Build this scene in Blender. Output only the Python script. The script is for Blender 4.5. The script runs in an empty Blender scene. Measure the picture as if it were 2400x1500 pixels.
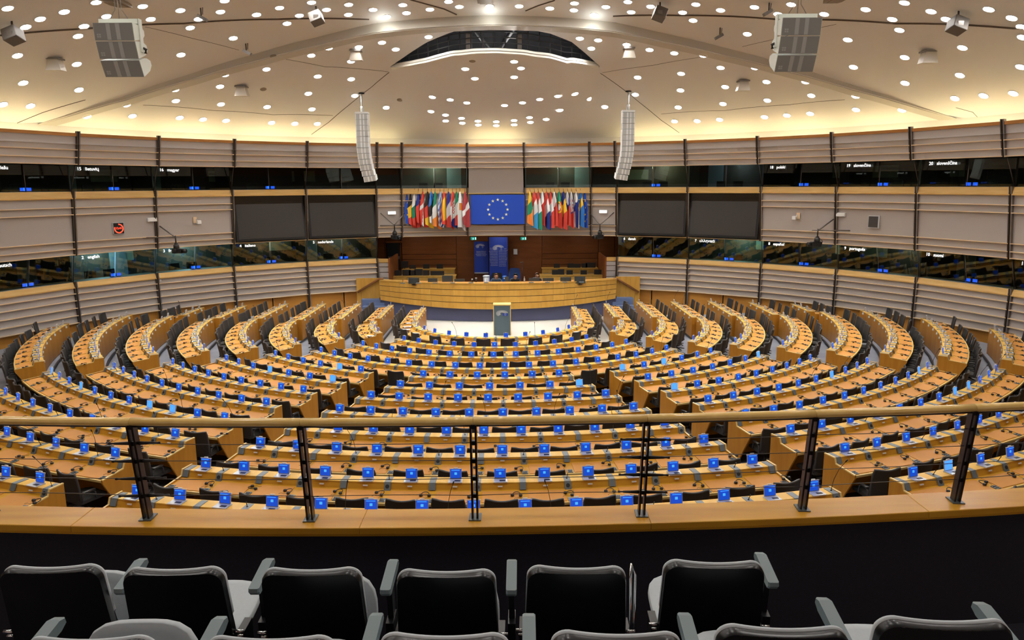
import bpy, math, random
import numpy as np
from math import sin, cos, pi, radians, degrees, sqrt, hypot, atan2
from mathutils import Vector, Matrix
random.seed(7)
S = bpy.context.scene
C = S.collection
# ------------------------------------------------------------------ camera, world, exposure
YAW, PITCH, ROLL, F = 0.0022, 0.1836, 0.0057, 1716.0
CP = np.array([0.54, 0.0, 6.39])
def _rows():
    fwd = np.array([sin(YAW)*cos(PITCH), cos(YAW)*cos(PITCH), -sin(PITCH)])
    right = np.array([cos(YAW), -sin(YAW), 0.0]); down = np.cross(fwd, right)
    return np.array([cos(ROLL)*right+sin(ROLL)*down, -sin(ROLL)*right+cos(ROLL)*down, fwd])
RW = _rows()
cam = bpy.data.cameras.new('camera'); co = bpy.data.objects.new('camera', cam); C.objects.link(co)
cam.sensor_width = 36; cam.lens = F/2400*36; cam.clip_start = 0.05; cam.clip_end = 200
m = Matrix(((RW[0][0], -RW[1][0], -RW[2][0], CP[0]), (RW[0][1], -RW[1][1], -RW[2][1], CP[1]), (RW[0][2], -RW[1][2], -RW[2][2], CP[2]), (0, 0, 0, 1)))
co.matrix_world = m; S.camera = co
w = bpy.data.worlds.new('world'); S.world = w; w.use_nodes = True
w.node_tree.nodes['Background'].inputs[0].default_value = (0.5, 0.5, 0.55, 1)
w.node_tree.nodes['Background'].inputs[1].default_value = 0.02
S.view_settings.view_transform = 'Standard'; S.view_settings.look = 'None'
S.view_settings.exposure = 0.58; S.view_settings.gamma = 1.0; S.view_settings.use_curve_mapping = False
S.cycles.use_denoising = True; S.cycles.max_bounces = 8; S.cycles.sample_clamp_indirect = 6.0
LENS = 84.0          # radiance of a downlight lens
HALL_DOWNLIGHTS = [(x, y) for y in (4, 7.5, 11, 14.5, 18) for x in (-13, -9.75, -6.5, -3.25, 0, 3.25, 6.5, 9.75, 13) if hypot(x, y-19.18) < 17]

def ray(px, py):
    d = np.array([(px-1200)/F, (py-750)/F, 1.0]) @ RW
    return d
def at(px, py, Y):
    d = ray(px, py); t = (Y-CP[1])/d[1]; return Vector(CP+d*t)
def atz(px, py, z):
    d = ray(px, py); t = (z-CP[2])/d[2]; return Vector(CP+d*t)
def proj(p):
    q = RW @ (np.array(p)-CP)
    return (1200+F*q[0]/q[2], 750+F*q[1]/q[2], q[2])

# ------------------------------------------------------------------ materials
MATS = {}
def mat(name, col, rough=0.5, metal=0.0, emit=None, strength=1.0, var=0.0, noise=None, spec=None, coat=0.0):
    if name in MATS: return MATS[name]
    M = bpy.data.materials.new(name); M.use_nodes = True; nt = M.node_tree; N = nt.nodes; L = nt.links
    b = N['Principled BSDF']; b.inputs['Base Color'].default_value = (*col, 1); b.inputs['Roughness'].default_value = rough
    b.inputs['Metallic'].default_value = metal
    if spec is not None: b.inputs['Specular IOR Level'].default_value = spec
    if coat: b.inputs['Coat Weight'].default_value = coat; b.inputs['Coat Roughness'].default_value = 0.15
    if emit: b.inputs['Emission Color'].default_value = (*emit, 1); b.inputs['Emission Strength'].default_value = strength
    out = None
    if noise:                                  # (colour 2, scale xyz, contrast)
        c2, sc, amt = noise
        tc = N.new('ShaderNodeTexCoord'); mp = N.new('ShaderNodeMapping'); mp.inputs['Scale'].default_value = sc
        nz = N.new('ShaderNodeTexNoise'); nz.inputs['Scale'].default_value = 1.0; nz.inputs['Detail'].default_value = 4
        L.new(tc.outputs['Object'], mp.inputs[0]); L.new(mp.outputs[0], nz.inputs['Vector'])
        mr = N.new('ShaderNodeMapRange'); mr.inputs['From Min'].default_value = 0.5-amt; mr.inputs['From Max'].default_value = 0.5+amt
        L.new(nz.outputs['Fac'], mr.inputs[0])
        mx = N.new('ShaderNodeMix'); mx.data_type = 'RGBA'
        mx.inputs[6].default_value = (*col, 1); mx.inputs[7].default_value = (*c2, 1)
        L.new(mr.outputs[0], mx.inputs[0]); out = mx.outputs[2]
    if var:
        oi = N.new('ShaderNodeObjectInfo'); mr2 = N.new('ShaderNodeMapRange')
        mr2.inputs['To Min'].default_value = 1-var; mr2.inputs['To Max'].default_value = 1+var
        L.new(oi.outputs['Random'], mr2.inputs[0])
        hs = N.new('ShaderNodeHueSaturation'); hs.inputs['Color'].default_value = (*col, 1)
        if out: L.new(out, hs.inputs['Color'])
        L.new(mr2.outputs[0], hs.inputs['Value']); out = hs.outputs[0]
    if out: L.new(out, b.inputs['Base Color'])
    MATS[name] = M; return M
def W(name, c, c2, rough=0.4, var=0.05, sc=(2.2, 2.2, 14), coat=0.0):
    return mat(name, c, rough, var=var, noise=(c2, sc, 0.22), coat=coat, spec=.22)

wood_ledge = W('ledge_wood', (.80, .50, .085), (.70, .41, .055), .35, .06, (9, 2.5, 2.5))  # lighter than the desk wood: sheen from the ceiling lights put into the colour
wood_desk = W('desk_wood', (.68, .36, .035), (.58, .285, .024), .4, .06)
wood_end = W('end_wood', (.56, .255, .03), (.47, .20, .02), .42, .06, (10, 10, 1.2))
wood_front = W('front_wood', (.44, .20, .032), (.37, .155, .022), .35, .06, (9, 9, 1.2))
wood_edge = mat('edge_wood', (.80, .57, .20), .4)
leather = mat('tan_leather', (.66, .31, .078), .55, var=.05, spec=.2, noise=((.61, .28, .068), (6, 6, 6), .3))
grey_plate = mat('grey_plate', (.15, .18, .20), .45)
dark_grille = mat('dark_grille', (.018, .02, .022), .6)
black_plastic = mat('black_plastic', (.015, .015, .016), .45)
chair_mesh = mat('chair_mesh', (.022, .022, .021), .6, var=.12)
chair_rim = mat('chair_rim', (.05, .05, .052), .35)
silver = mat('silver', (.52, .54, .56), .35, .3)
screen_blue = mat('screen_blue', (.01, .03, .2), .3, emit=(.004, .075, .62), strength=.55)
screen_pale = mat('screen_pale', (.1, .3, .7), .3, emit=(.06, .27, .85), strength=.8)
screen_logo = mat('screen_logo', (.1, .3, .7), .3, emit=(.03, .25, 1.0), strength=1.1)
white_plastic = mat('white_plastic', (.72, .74, .74), .4)
carpet = mat('grey_blue_carpet', (.32, .345, .40), .9, noise=((.25, .27, .315), (1.2, 1.2, 1.2), .2))
pale_floor = mat('pale_floor', (.60, .585, .52), .6, noise=((.55, .54, .48), (.8, .8, .8), .25))
kick = mat('dark_kick', (.02, .022, .03), .5)
navy_base = mat('navy_base', (.075, .085, .165), .8)
panel_grey = mat('wall_panel_grey', (.41, .38, .36), .5, var=.03)
panel_sheen = mat('upper_panel_grey', (.52, .48, .465), .36, .25, var=.03)
slat_wood = mat('slat_wood', (.72, .54, .34), .4, var=.03)
cap_wood = W('cap_wood', (.68, .44, .16), (.56, .34, .10), .35, .05, (1.2, 1.2, 12))
cap_orange = W('cap_orange', (.40, .18, .05), (.33, .14, .035), .4, .05, (1.2, 1.2, 12))
mullion_m = mat('dark_bronze', (.06, .047, .04), .4, .5)
mullion_l = mat('bronze_light', (.22, .2, .185), .35, .6)
wall_wood = W('wall_wood', (.50, .24, .05), (.42, .185, .035), .4, .08, (1.0, 1.0, 5), coat=.15)
brown_wall = W('brown_wall', (.24, .082, .022), (.19, .06, .016), .4, .09, (1.0, 1.0, 6))
rostrum_wood = W('rostrum_wood', (.60, .345, .075), (.53, .29, .055), .42, .085, (6, 6, 1.2))
ceil_m = mat('ceiling_beige', (.76, .73, .69), .65, noise=((.74, .71, .67), (.4, .4, .4), .3))
ridge_m = mat('ridge_grey', (.52, .48, .41), .5)
fascia_m = mat('fascia_white', (.74, .72, .64), .35)
seam_m = mat('seam_dark', (.10, .07, .045), .8)
attic_m = mat('attic_dark', (.012, .012, .014), .9)
truss_m = mat('truss_grey', (.035, .035, .037), .5, .3)
lens_m = mat('downlight_lens', (1, 1, 1), .5, emit=(1.0, .975, .945), strength=LENS)
def _beam(M):      # a downlight throws most of its light straight down
    nt = M.node_tree; N = nt.nodes; L = nt.links; g = N.new('ShaderNodeNewGeometry'); v = N.new('ShaderNodeVectorMath'); v.operation = 'DOT_PRODUCT'
    L.new(g.outputs['Normal'], v.inputs[0]); L.new(g.outputs['Incoming'], v.inputs[1]); p = N.new('ShaderNodeMath'); p.operation = 'POWER'; p.inputs[1].default_value = 1.3
    ab = N.new('ShaderNodeMath'); ab.operation = 'ABSOLUTE'; L.new(v.outputs['Value'], ab.inputs[0]); L.new(ab.outputs[0], p.inputs[0])
    q = N.new('ShaderNodeMath'); q.operation = 'MULTIPLY'; q.inputs[1].default_value = LENS*1.65; L.new(p.outputs[0], q.inputs[0]); L.new(q.outputs[0], N['Principled BSDF'].inputs['Emission Strength'])
_beam(lens_m)
ring_m = mat('downlight_ring', (.75, .73, .70), .4)
cove_m = mat('cove_tube', (1, .9, .6), .5, emit=(1.0, .88, .48), strength=9.5)
spk_grille = mat('speaker_grille', (.22, .22, .21), .6)
spk_light = mat('speaker_stripe', (.36, .36, .345), .6)
spk_body = mat('speaker_body', (.66, .70, .63), .45)
led_dark = mat('screen_dark', (.032, .029, .026), .35)
frame_black = mat('frame_black', (.006, .006, .006), .3)
eu_blue = mat('eu_blue', (.003, .052, .42), .6)
eu_yellow = mat('star_cream', (.80, .78, .45), .5)
banner_blue = mat('banner_blue', (.008, .045, .36), .5)
text_white = mat('text_white', (.80, .82, .85), .5)
sign_white = mat('sign_lit', (.9, .9, .9), .5, emit=(1, 1, 1), strength=.8)
exit_green = mat('exit_green', (.0, .25, .18), .5, emit=(.0, .35, .27), strength=.5)
exit_white = mat('exit_white', (.8, 1, .95), .5, emit=(.7, 1, .9), strength=.8)
led_red = mat('led_red', (.5, .02, .01), .5, emit=(1.0, .05, .02), strength=2.2)
lectern_grey = mat('lectern_grey', (.075, .12, .155), .5)
step_blue = mat('step_blue', (.13, .185, .34), .9)
rail_wood = W('rail_wood', (.82, .57, .20), (.74, .49, .15), .22, .04, (9, 2, 2), coat=.6)
sill_wood = W('sill_wood', (.62, .33, .032), (.48, .225, .018), .3, .05, (1.3, 9, 4), coat=.0)
post_m = mat('post_black', (.014, .010, .010), .32, .2)
foot_m = mat('foot_grey', (.10, .115, .12), .35, .5)
cable_m = mat('cable_steel', (.10, .10, .105), .3, .8)
navy_carpet = mat('navy_carpet', (.014, .012, .022), .95, noise=((.010, .009, .016), (40, 40, 40), .2))
seat_shell = mat('seat_shell', (.005, .0055, .007), .28)
seat_grey = mat('seat_fabric', (.50, .54, .565), .85, noise=((.46, .495, .52), (60, 60, 60), .3))
arm_grey = mat('arm_pad', (.15, .20, .215), .45)
chrome = mat('chrome', (.75, .77, .8), .15, 1.0)
handrail_m = mat('handrail_brown', (.24, .095, .025), .4)
skin_m = mat('skin', (.48, .26, .17), .5)
hair_m = mat('hair_brown', (.05, .03, .02), .6)
paper_m = mat('paper', (.75, .75, .73), .6)
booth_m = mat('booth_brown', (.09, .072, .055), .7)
booth_desk_m = mat('booth_desk', (.28, .30, .27), .6)
booth_door_m = mat('booth_door', (.42, .52, .55), .5)
def glass():
    M = bpy.data.materials.new('booth_glass'); M.use_nodes = True; nt = M.node_tree; N = nt.nodes; L = nt.links
    N.remove(N['Principled BSDF']); o = N['Material Output']
    t = N.new('ShaderNodeBsdfTransparent'); t.inputs[0].default_value = (.60, .66, .62, 1)
    g = N.new('ShaderNodeBsdfGlossy'); g.inputs['Roughness'].default_value = .01; g.inputs[0].default_value = (.55, .58, .56, 1)
    lw = N.new('ShaderNodeLayerWeight'); lw.inputs[0].default_value = .12; f = N.new('ShaderNodeMapRange'); f.inputs['To Min'].default_value = .085; f.inputs['To Max'].default_value = .30
    L.new(lw.outputs['Fresnel'], f.inputs[0]); mx = N.new('ShaderNodeMixShader'); L.new(f.outputs[0], mx.inputs[0]); L.new(t.outputs[0], mx.inputs[1]); L.new(g.outputs[0], mx.inputs[2])
    L.new(mx.outputs[0], o.inputs[0]); return M
glass_m = glass()

# ------------------------------------------------------------------ mesh helpers
class MB:
    def __init__(s): s.v = []; s.f = []; s.m = []; s.sm = []
    def add(s, vs, fs, m=0, smooth=False):
        o = len(s.v); s.v += [tuple(v) for v in vs]
        for f in fs: s.f.append([i+o for i in f]); s.m.append(m); s.sm.append(smooth)
        return s
    def box(s, c, d, m=0, R=None):
        vs = []
        for x in (-.5, .5):
            for y in (-.5, .5):
                for z in (-.5, .5):
                    p = Vector((x*d[0], y*d[1], z*d[2]))
                    if R is not None: p = R @ p
                    vs.append((p.x+c[0], p.y+c[1], p.z+c[2]))
        return s.add(vs, [(0, 1, 3, 2), (4, 6, 7, 5), (0, 4, 5, 1), (2, 3, 7, 6), (0, 2, 6, 4), (1, 5, 7, 3)], m)
    def sweep(s, poly, frames, m=0, caps=True, smooth=False):
        n = len(poly); vs = [fr(u, z) for fr in frames for (u, z) in poly]; fs = []
        for i in range(len(frames)-1):
            for j in range(n):
                k = (j+1) % n; fs.append((i*n+j, i*n+k, (i+1)*n+k, (i+1)*n+j))
        if caps: fs.append(tuple(range(n-1, -1, -1))); fs.append(tuple((len(frames)-1)*n+j for j in range(n)))
        return s.add(vs, fs, m, smooth)
    def tube(s, pts, r, n=6, m=0, caps=True):
        pts = [Vector(p) for p in pts]; rs = r if isinstance(r, (list, tuple)) else [r]*len(pts); vs = []; fs = []
        for i, p in enumerate(pts):
            t = (pts[min(i+1, len(pts)-1)]-pts[max(i-1, 0)]).normalized()
            a = t.cross(Vector((0, 0, 1)))
            if a.length < 1e-3: a = t.cross(Vector((0, 1, 0)))
            a.normalize(); b = t.cross(a)
            for j in range(n):
                q = p+(a*cos(2*pi*j/n)+b*sin(2*pi*j/n))*rs[i]; vs.append(tuple(q))
        for i in range(len(pts)-1):
            for j in range(n):
                k = (j+1) % n; fs.append((i*n+j, (i+1)*n+j, (i+1)*n+k, i*n+k))
        if caps: fs.append(tuple(range(n))); fs.append(tuple((len(pts)-1)*n+j for j in range(n-1, -1, -1)))
        return s.add(vs, fs, m, True)
    def lathe(s, prof, n=12, m=0, c=(0, 0, 0), caps=True):
        vs = []; fs = []
        for (r, z) in prof:
            for j in range(n): vs.append((c[0]+r*cos(2*pi*j/n), c[1]+r*sin(2*pi*j/n), c[2]+z))
        for i in range(len(prof)-1):
            for j in range(n):
                k = (j+1) % n; fs.append((i*n+j, i*n+k, (i+1)*n+k, (i+1)*n+j))
        if caps: fs.append(tuple(range(n-1, -1, -1))); fs.append(tuple((len(prof)-1)*n+j for j in range(n)))
        return s.add(vs, fs, m, True)
    def grid(s, fn, nu, nv, m=0, smooth=True):
        vs = [fn(i/nu, j/nv) for i in range(nu+1) for j in range(nv+1)]; fs = []; mm = []
        o = len(s.v); s.v += [tuple(v) for v in vs]
        for i in range(nu):
            for j in range(nv):
                a = o+i*(nv+1)+j; s.f.append([a, a+nv+1, a+nv+2, a+1])
                s.m.append(m(i/nu+.5/nu, j/nv+.5/nv) if callable(m) else m); s.sm.append(smooth)
        return s
    def mesh(s, name, mats):
        me = bpy.data.meshes.new(name); me.from_pydata(s.v, [], s.f)
        for x in (mats if isinstance(mats, (list, tuple)) else [mats]): me.materials.append(x)
        me.polygons.foreach_set('material_index', s.m); me.polygons.foreach_set('use_smooth', s.sm); me.update(); return me
    def build(s, name, mats, parent=None, loc=(0, 0, 0), rot=(0, 0, 0)):
        return inst(name, s.mesh(name, mats), parent, loc, rot)
def inst(name, me, parent=None, loc=(0, 0, 0), rot=(0, 0, 0)):
    o = bpy.data.objects.new(name, me); C.objects.link(o); o.location = loc
    o.rotation_euler = rot if not isinstance(rot, (int, float)) else (0, 0, rot)
    if parent is not None: o.parent = parent
    return o
def tag(o, label, cat, group=None):
    o['label'] = label; o['category'] = cat
    if group: o['group'] = group
    return o
def thing(name, label, cat, loc=(0, 0, 0), rz=0.0, group=None):
    return tag(inst(name, None, None, loc, (0, 0, rz)), label, cat, group)
def struct(o): o['kind'] = 'structure'; return o
def bev(o, wd=.004, n=2):
    b = o.modifiers.new('bevel', 'BEVEL'); b.width = wd; b.segments = n; b.limit_method = 'ANGLE'; return o
def ordn(n):
    wds = ['zeroth', 'first', 'second', 'third', 'fourth', 'fifth', 'sixth', 'seventh', 'eighth', 'ninth', 'tenth', 'eleventh', 'twelfth', 'thirteenth', 'fourteenth', 'fifteenth', 'sixteenth', 'seventeenth', 'eighteenth', 'nineteenth', 'twentieth']
    return wds[n] if n < len(wds) else '%dth' % n if n % 10 not in (1, 2, 3) else '%d%s' % (n, {1: 'st', 2: 'nd', 3: 'rd'}[n % 10])
def text(name, body, size, parent, loc, rot, m, align='LEFT', extrude=.002, space=1.0, bold=0.0):
    cu = bpy.data.curves.new(name, 'FONT'); cu.body = body; cu.size = size; cu.align_x = align; cu.align_y = 'CENTER'
    cu.extrude = extrude; cu.resolution_u = 2; cu.space_line = space; cu.offset = bold; cu.materials.append(m)
    o = bpy.data.objects.new(name, cu); C.objects.link(o); o.parent = parent; o.location = loc; o.rotation_euler = rot; return o

# ------------------------------------------------------------------ seating rows (fitted plan)
YC = [0, 29.67, 29.34, 29.08, 28.87, 29.05, 29.30, 29.61, 29.72, 29.87, 30.26, 30.71, 31.14]
RR = [0, 3.26, 4.90, 6.45, 8.00, 9.54, 11.19, 12.85, 14.38, 15.93, 17.66, 19.47, 21.29]
ZL = [0, .85, .93, 1.01, 1.09, 1.17, 1.25, 1.34, 1.43, 1.51, 1.60, 1.70, 1.79]
ZF = [z-.85 for z in ZL]
XS = [0, 3.33, 4.86, 6.36, 7.83, 9.40, 10.94, 12.40]
YS = [0, 29.75, 29.9, 29.4, 28.85, 28.75, 28.45, 28.65]
YE = [0, 33.1, 33.4, 33.4, 32.85, 32.5, 31.55, 30.55]

# ------------------------------------------------------------------ floor: tiers
def ucurve(k, off, yend=33.8):
    R = RR[k]+off; pts = []
    pts.append((-R, yend))
    for i in range(0, 49):
        a = radians(-90+180*i/48); pts.append((R*sin(a), YC[k]-R*cos(a)))
    pts.append((R, yend)); return pts
fl = MB(); fl.add([(-26, -8, -.02), (26, -8, -.02), (26, 45, -.02), (-26, 45, -.02)], [(0, 1, 2, 3)])
struct(fl.build('floor', pale_floor))
for k in range(2, 13):
    a = ucurve(k, -.14); b = ucurve(k+1, -.10) if k < 12 else ucurve(12, 5.0)
    g = MB(); n = len(a); z = ZF[k]; z0 = ZF[k-1]-.05
    vs = [(x, y, z) for x, y in a]+[(x, y, z) for x, y in b]+[(x, y, z0) for x, y in a]
    g.add(vs, [(i, i+1, n+i+1, n+i) for i in range(n-1)]+[(2*n+i, 2*n+i+1, i+1, i) for i in range(n-1)])
    g.add([(a[0][0], a[0][1], z), (b[0][0], b[0][1], z), (b[0][0], b[0][1], z0), (a[0][0], a[0][1], z0), (a[-1][0], a[-1][1], z), (b[-1][0], b[-1][1], z), (b[-1][0], b[-1][1], z0), (a[-1][0], a[-1][1], z0)], [(0, 1, 2, 3), (4, 7, 6, 5)])
    struct(g.build('floor', carpet))
    e = MB(); c2 = ucurve(k, -.19)
    e.add([(x, y, z+.012) for x, y in a]+[(x, y, z+.012) for x, y in c2]+[(x, y, z-.05) for x, y in c2], [(i, i+1, n+i+1, n+i) for i in range(n-1)]+[(n+i, n+i+1, 2*n+i+1, 2*n+i) for i in range(n-1)])
    struct(e.build('trim_%d' % (k-1), kick))

# ------------------------------------------------------------------ round wall in bays
WY = 19.18
_z = [0, 1.19, 2.75, 3.83, 6.19, 7.18, 8.28]; _r = [18.48, 18.48, 18.5, 18.25, 17.98, 17.5, 17.26]
def RZ(z): return float(np.interp(z, _z, _r))
def WP(th, z, dr=0.0):
    R = RZ(z)-dr; return (R*sin(th), WY+R*cos(th), z)
TH = [radians(t) for t in (-93.2, -82.6, -72.0, -61.4, -51.1, -40.65, -30.0, -19.3, -15.4, -5.0, 4.15, 14.66, 18.7, 29.65, 40.5, 51.05, 61.5, 72.7, 83.6, 94.4)]
wallL = struct(inst('wall_left', None)); wallR = struct(inst('wall_right', None)); wallB = struct(inst('wall_back', None))
def strip(name, i, poly, m, parent, inset=.0035):
    t0, t1 = TH[i]+inset, TH[i+1]-inset
    g = MB(); g.sweep(poly, [lambda dr, z, t=t: WP(t, z, dr) for t in (t0, t1)]); return g.build(name, m, parent)
def slat(i, z, parent, m=None): strip('slat', i, [(.105, z-.015), (.105, z+.015), (-.03, z+.015), (-.03, z-.015)], m or slat_wood, parent, .002)
def panel(i, z0, z1, parent, m=None): strip('panel', i, [(.02, z0), (.0, z1), (-.05, z1), (-.05, z0)], m or panel_grey, parent)
def mull(th, za, zb, parent, name='mullion', wd=.045, dr=.05):
    g = MB(); n = max(1, int((zb-za)/.4))
    for sx in (-1, 1):
        fr = []
        for k in range(n+1):
            z = za+(zb-za)*k/n; P = Vector(WP(th, z, dr)); tx = Vector((cos(th), -sin(th), 0)); ny = Vector((-sin(th), -cos(th), 0))
            fr.append(lambda u, v, P=P, tx=tx, ny=ny: tuple(P+tx*(u+sx*wd)+ny*v))
        g.sweep([(-.022, -.06), (.022, -.06), (.022, .05), (-.022, .05)], fr, 0 if sx < 0 else 1)
    fr = []
    for k in range(n+1):
        z = za+(zb-za)*k/n; P = Vector(WP(th, z, dr)); tx = Vector((cos(th), -sin(th), 0)); ny = Vector((-sin(th), -cos(th), 0))
        fr.append(lambda u, v, P=P, tx=tx, ny=ny: tuple(P+tx*u+ny*v))
    g.sweep([(-.05, -.07), (.05, -.07), (.05, .01), (-.05, .01)], fr, 0)
    return g.build(name, [mullion_m, mullion_l], parent)
SCREENS = {5, 6, 12, 13}; NB = len(TH)-1
def side(i): return wallL if i <= 6 else wallR if i >= 12 else wallB
for i in range(NB):
    pa = side(i); centre = 7 <= i <= 11
    # top tier
    strip('cap', i, [(.06, 8.18), (.05, 8.29), (-.12, 8.29), (-.12, 8.18)], cap_orange, pa, .002)
    for z0, z1 in ((7.70, 8.18), (7.43, 7.70), (7.19, 7.43)): panel(i, z0, z1, pa, panel_sheen)
    for z in (7.70, 7.43, 7.19): slat(i, z, pa)
    # middle tier
    if i == 9:
        panel(i, 5.94, 7.17, pa)
        slat(i, 5.94, pa, wood_edge)
        for z0, z1 in ((4.06, 4.33), (3.84, 4.06)): panel(i, z0, z1, pa, panel_sheen)
        for z in (4.33, 4.06, 3.84): slat(i, z, pa)
        strip('panel', i, [(-.03, 4.33), (-.03, 5.94), (-.08, 5.94), (-.08, 4.33)], panel_grey, pa)
    else:
        strip('cap', i, [(-.06, 6.20), (-.005, 6.20), (.10, 5.97), (.10, 5.93), (-.06, 5.93)], cap_wood, pa, .002)
        if i in SCREENS:
            slat(i, 3.84, pa)
            strip('panel', i, [(-.08, 3.85), (-.08, 5.93), (-.12, 5.93), (-.12, 3.85)], frame_black, pa)
        else:
            for z0, z1 in ((5.61, 5.93), (5.35, 5.61), (4.33, 5.35), (4.06, 4.33), (3.84, 4.06)): panel(i, z0, z1, pa)
            for z in (5.61, 5.35, 4.33, 4.06, 3.84): slat(i, z, pa)
    if not centre:
        strip('cap', i, [(-.06, 2.76), (-.005, 2.76), (.10, 2.58), (.10, 2.54), (-.06, 2.54)], cap_wood, pa, .002)
        zz = [2.54, 2.33, 2.06, 1.77, 1.48, 1.20]
        for z1, z0 in zip(zz[:-1], zz[1:]): panel(i, z0, z1, pa)
        for z in zz[1:]: slat(i, z, pa)
        for f in range(2):
            t0 = TH[i]+(TH[i+1]-TH[i])*f/2+.0015; t1 = TH[i]+(TH[i+1]-TH[i])*(f+1)/2-.0015
            g = MB(); g.sweep([(-.02, -.1), (-.02, 1.18), (-.06, 1.18), (-.06, -.1)], [lambda dr, z, t=t: WP(t, z, dr) for t in (t0, t1)]); g.build('wood_panel', wall_wood, pa)
for j, t in enumerate(TH):
    pa = wallL if j <= 7 else wallR if j >= 12 else wallB
    mull(t, 7.16, 8.36, pa); mull(t, 3.80, 6.02, pa); mull(t, 5.97, 6.22, pa, 'mullion', .03, .06)
    if j <= 7 or j >= 12: mull(t, 0, 2.62, pa); mull(t, 2.56, 2.78, pa, 'mullion', .03, .06)
# end returns of the low wall beside the rostrum recess
for s, t in ((-1, TH[7]), (1, TH[12])):
    pa = wallL if s < 0 else wallR
    a = Vector(WP(t, 1.2)); 
    for z0, z1, mm, nm in [(2.54, 2.76, cap_wood, 'cap')]+[(p, q, panel_grey, 'panel') for q, p in zip([2.54, 2.33, 2.06, 1.77, 1.48], [2.33, 2.06, 1.77, 1.48, 1.20])]+[(-.1, 1.18, wall_wood, 'wood_panel')]:
        g = MB(); g.box((a.x-s*.30, a.y+.10, (z0+z1)/2), (.62, .10, z1-z0-.03)); g.build(nm, mm, pa)
    g = MB(); g.box((a.x-s*.58, a.y+1.4, 1.3), (.08, 2.8, 2.9)); g.build('wood_panel', brown_wall, pa)

# ------------------------------------------------------------------ interpreter booth windows
NAMES_LOW = {1: '1   deutsch', 2: '1   deutsch', 3: '2   english', 4: '3   français', 5: '4   italiano', 6: '5   nederlands', 12: '6   dansk', 13: '7   ελληνικά', 14: '8   español', 15: '9   português', 16: '10   suomi', 17: '11   svenska'}
NAMES_UP = {2: '14   latviešu', 3: '15   lietuvių', 4: '16   magyar', 14: '18   polski', 15: '19   slovenčina', 16: '20   slovenščina', 17: '21   malti'}
WN = [0]
booth_board_m = mat('booth_board_green', (.50, .56, .42), .7)  # plain pale green of the board on the booth's back wall
def window(i, za, zb, name, low):
    WN[0] += 1
    root = struct(inst('window_%d' % WN[0], None))
    tm = (TH[i]+TH[i+1])/2
    tdr = -.10 if low else RZ(zb)-RZ(za)-.10
    nf = 2 if (TH[i+1]-TH[i]) > .1 else 1
    for f in range(nf):
        t0 = TH[i]+(TH[i+1]-TH[i])*f/nf+.002; t1 = TH[i]+(TH[i+1]-TH[i])*(f+1)/nf-.002
        g = MB(); g.sweep([(-.10, za), (tdr, zb), (tdr-.012, zb), (-.112, za)], [lambda dr, z, t=t: WP(t, z, dr) for t in (t0, t1)]); g.build('pane', glass_m, root)
        if f:
            g = MB(); q = [WP(t0, za, -.09), WP(t0, zb, tdr+.01)]; g.tube(q, .012, 4); g.build('glazing_bar', mullion_l, root)
    g = MB(); g.tube([WP(TH[i+1], z, -.08) for z in (za, zb)], .022, 4); g.build('glazing_bar', mullion_m, root)
    # booth room behind the pane
    D = 2.0; pts = []
    for t, dd in ((TH[i], .12), (TH[i+1], .12), (TH[i+1], D), (TH[i], D)): pts.append((t, dd))
    bottoms = [WP(t, za, -dd)[:2] for t, dd in pts]
    g = MB(); vs = [(x, y, za-.55) for x, y in bottoms]+[(x, y, zb+.12) for x, y in bottoms]
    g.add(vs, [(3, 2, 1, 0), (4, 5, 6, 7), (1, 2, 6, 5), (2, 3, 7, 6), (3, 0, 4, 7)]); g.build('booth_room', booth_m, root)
    def bp(fr, dd, z): t = TH[i]+(TH[i+1]-TH[i])*fr; x, y, _ = WP(t, za, -dd); return Vector((x, y, z))
    wdt = (bp(1, .5, 0)-bp(0, .5, 0)); wl = wdt.length; ang = atan2(wdt.y, wdt.x)
    rn = random.Random(i*7+low)
    g = MB(); c = (bp(0, .40, za-.03)+bp(1, .40, za-.03))/2; g.box(c, (wl*.98, .5, .04), 0, Matrix.Rotation(ang, 3, 'Z')); g.build('booth_desk', booth_desk_m, root)
    if wl > 2:
        for fr in (.36, .58):
            g = MB(); c = bp(fr, 1.05, za-.25); R3 = Matrix.Rotation(ang, 3, 'Z'); g.box(c+Vector((0, 0, .22)), (.44, .07, .55), 0, R3); g.box(c+R3@Vector((0, -.22, -.05)), (.44, .42, .08), 0, R3); g.build('booth_chair', black_plastic, root)
        fr = rn.uniform(.15, .85)
        g = MB(); g.box(bp(fr, D-.04, (za+zb)/2-.2), (.75, .05, zb-za+.6), 0, Matrix.Rotation(ang, 3, 'Z')); g.build('booth_door', booth_door_m, root)
        g = MB(); fr2 = (fr+.42) % .9; g.box(bp(fr2, D-.05, zb-.35), (1.1, .04, .5), 0, Matrix.Rotation(ang, 3, 'Z')); g.build('booth_board', booth_board_m, root)
    if name:
        p = Vector(WP(TH[i]+(TH[i+1]-TH[i])*.09, zb-.13, .02)); p = Vector(WP(TH[i]+(TH[i+1]-TH[i])*.09, zb-.13, -.07 if low else RZ(zb-.13)-RZ(za)-.05))
        text('language_sign', name, .17, root, p, (pi/2, 0, ang), sign_white, bold=.0025)
    return bp, ang, wl
BOOTH_SCREENS = []
booth_blue = mat('booth_screen_blue', (.01, .04, .3), .3, emit=(.012, .10, 1.0), strength=2.0)
for i in range(1, NB-1):
    if 7 <= i <= 11: continue
    bp, ang, wl = window(i, 2.78, 3.82, NAMES_LOW.get(i), 1)
    if 2 <= i <= 17: BOOTH_SCREENS.append((bp, ang, 2.78, i, 'lower'))
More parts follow.
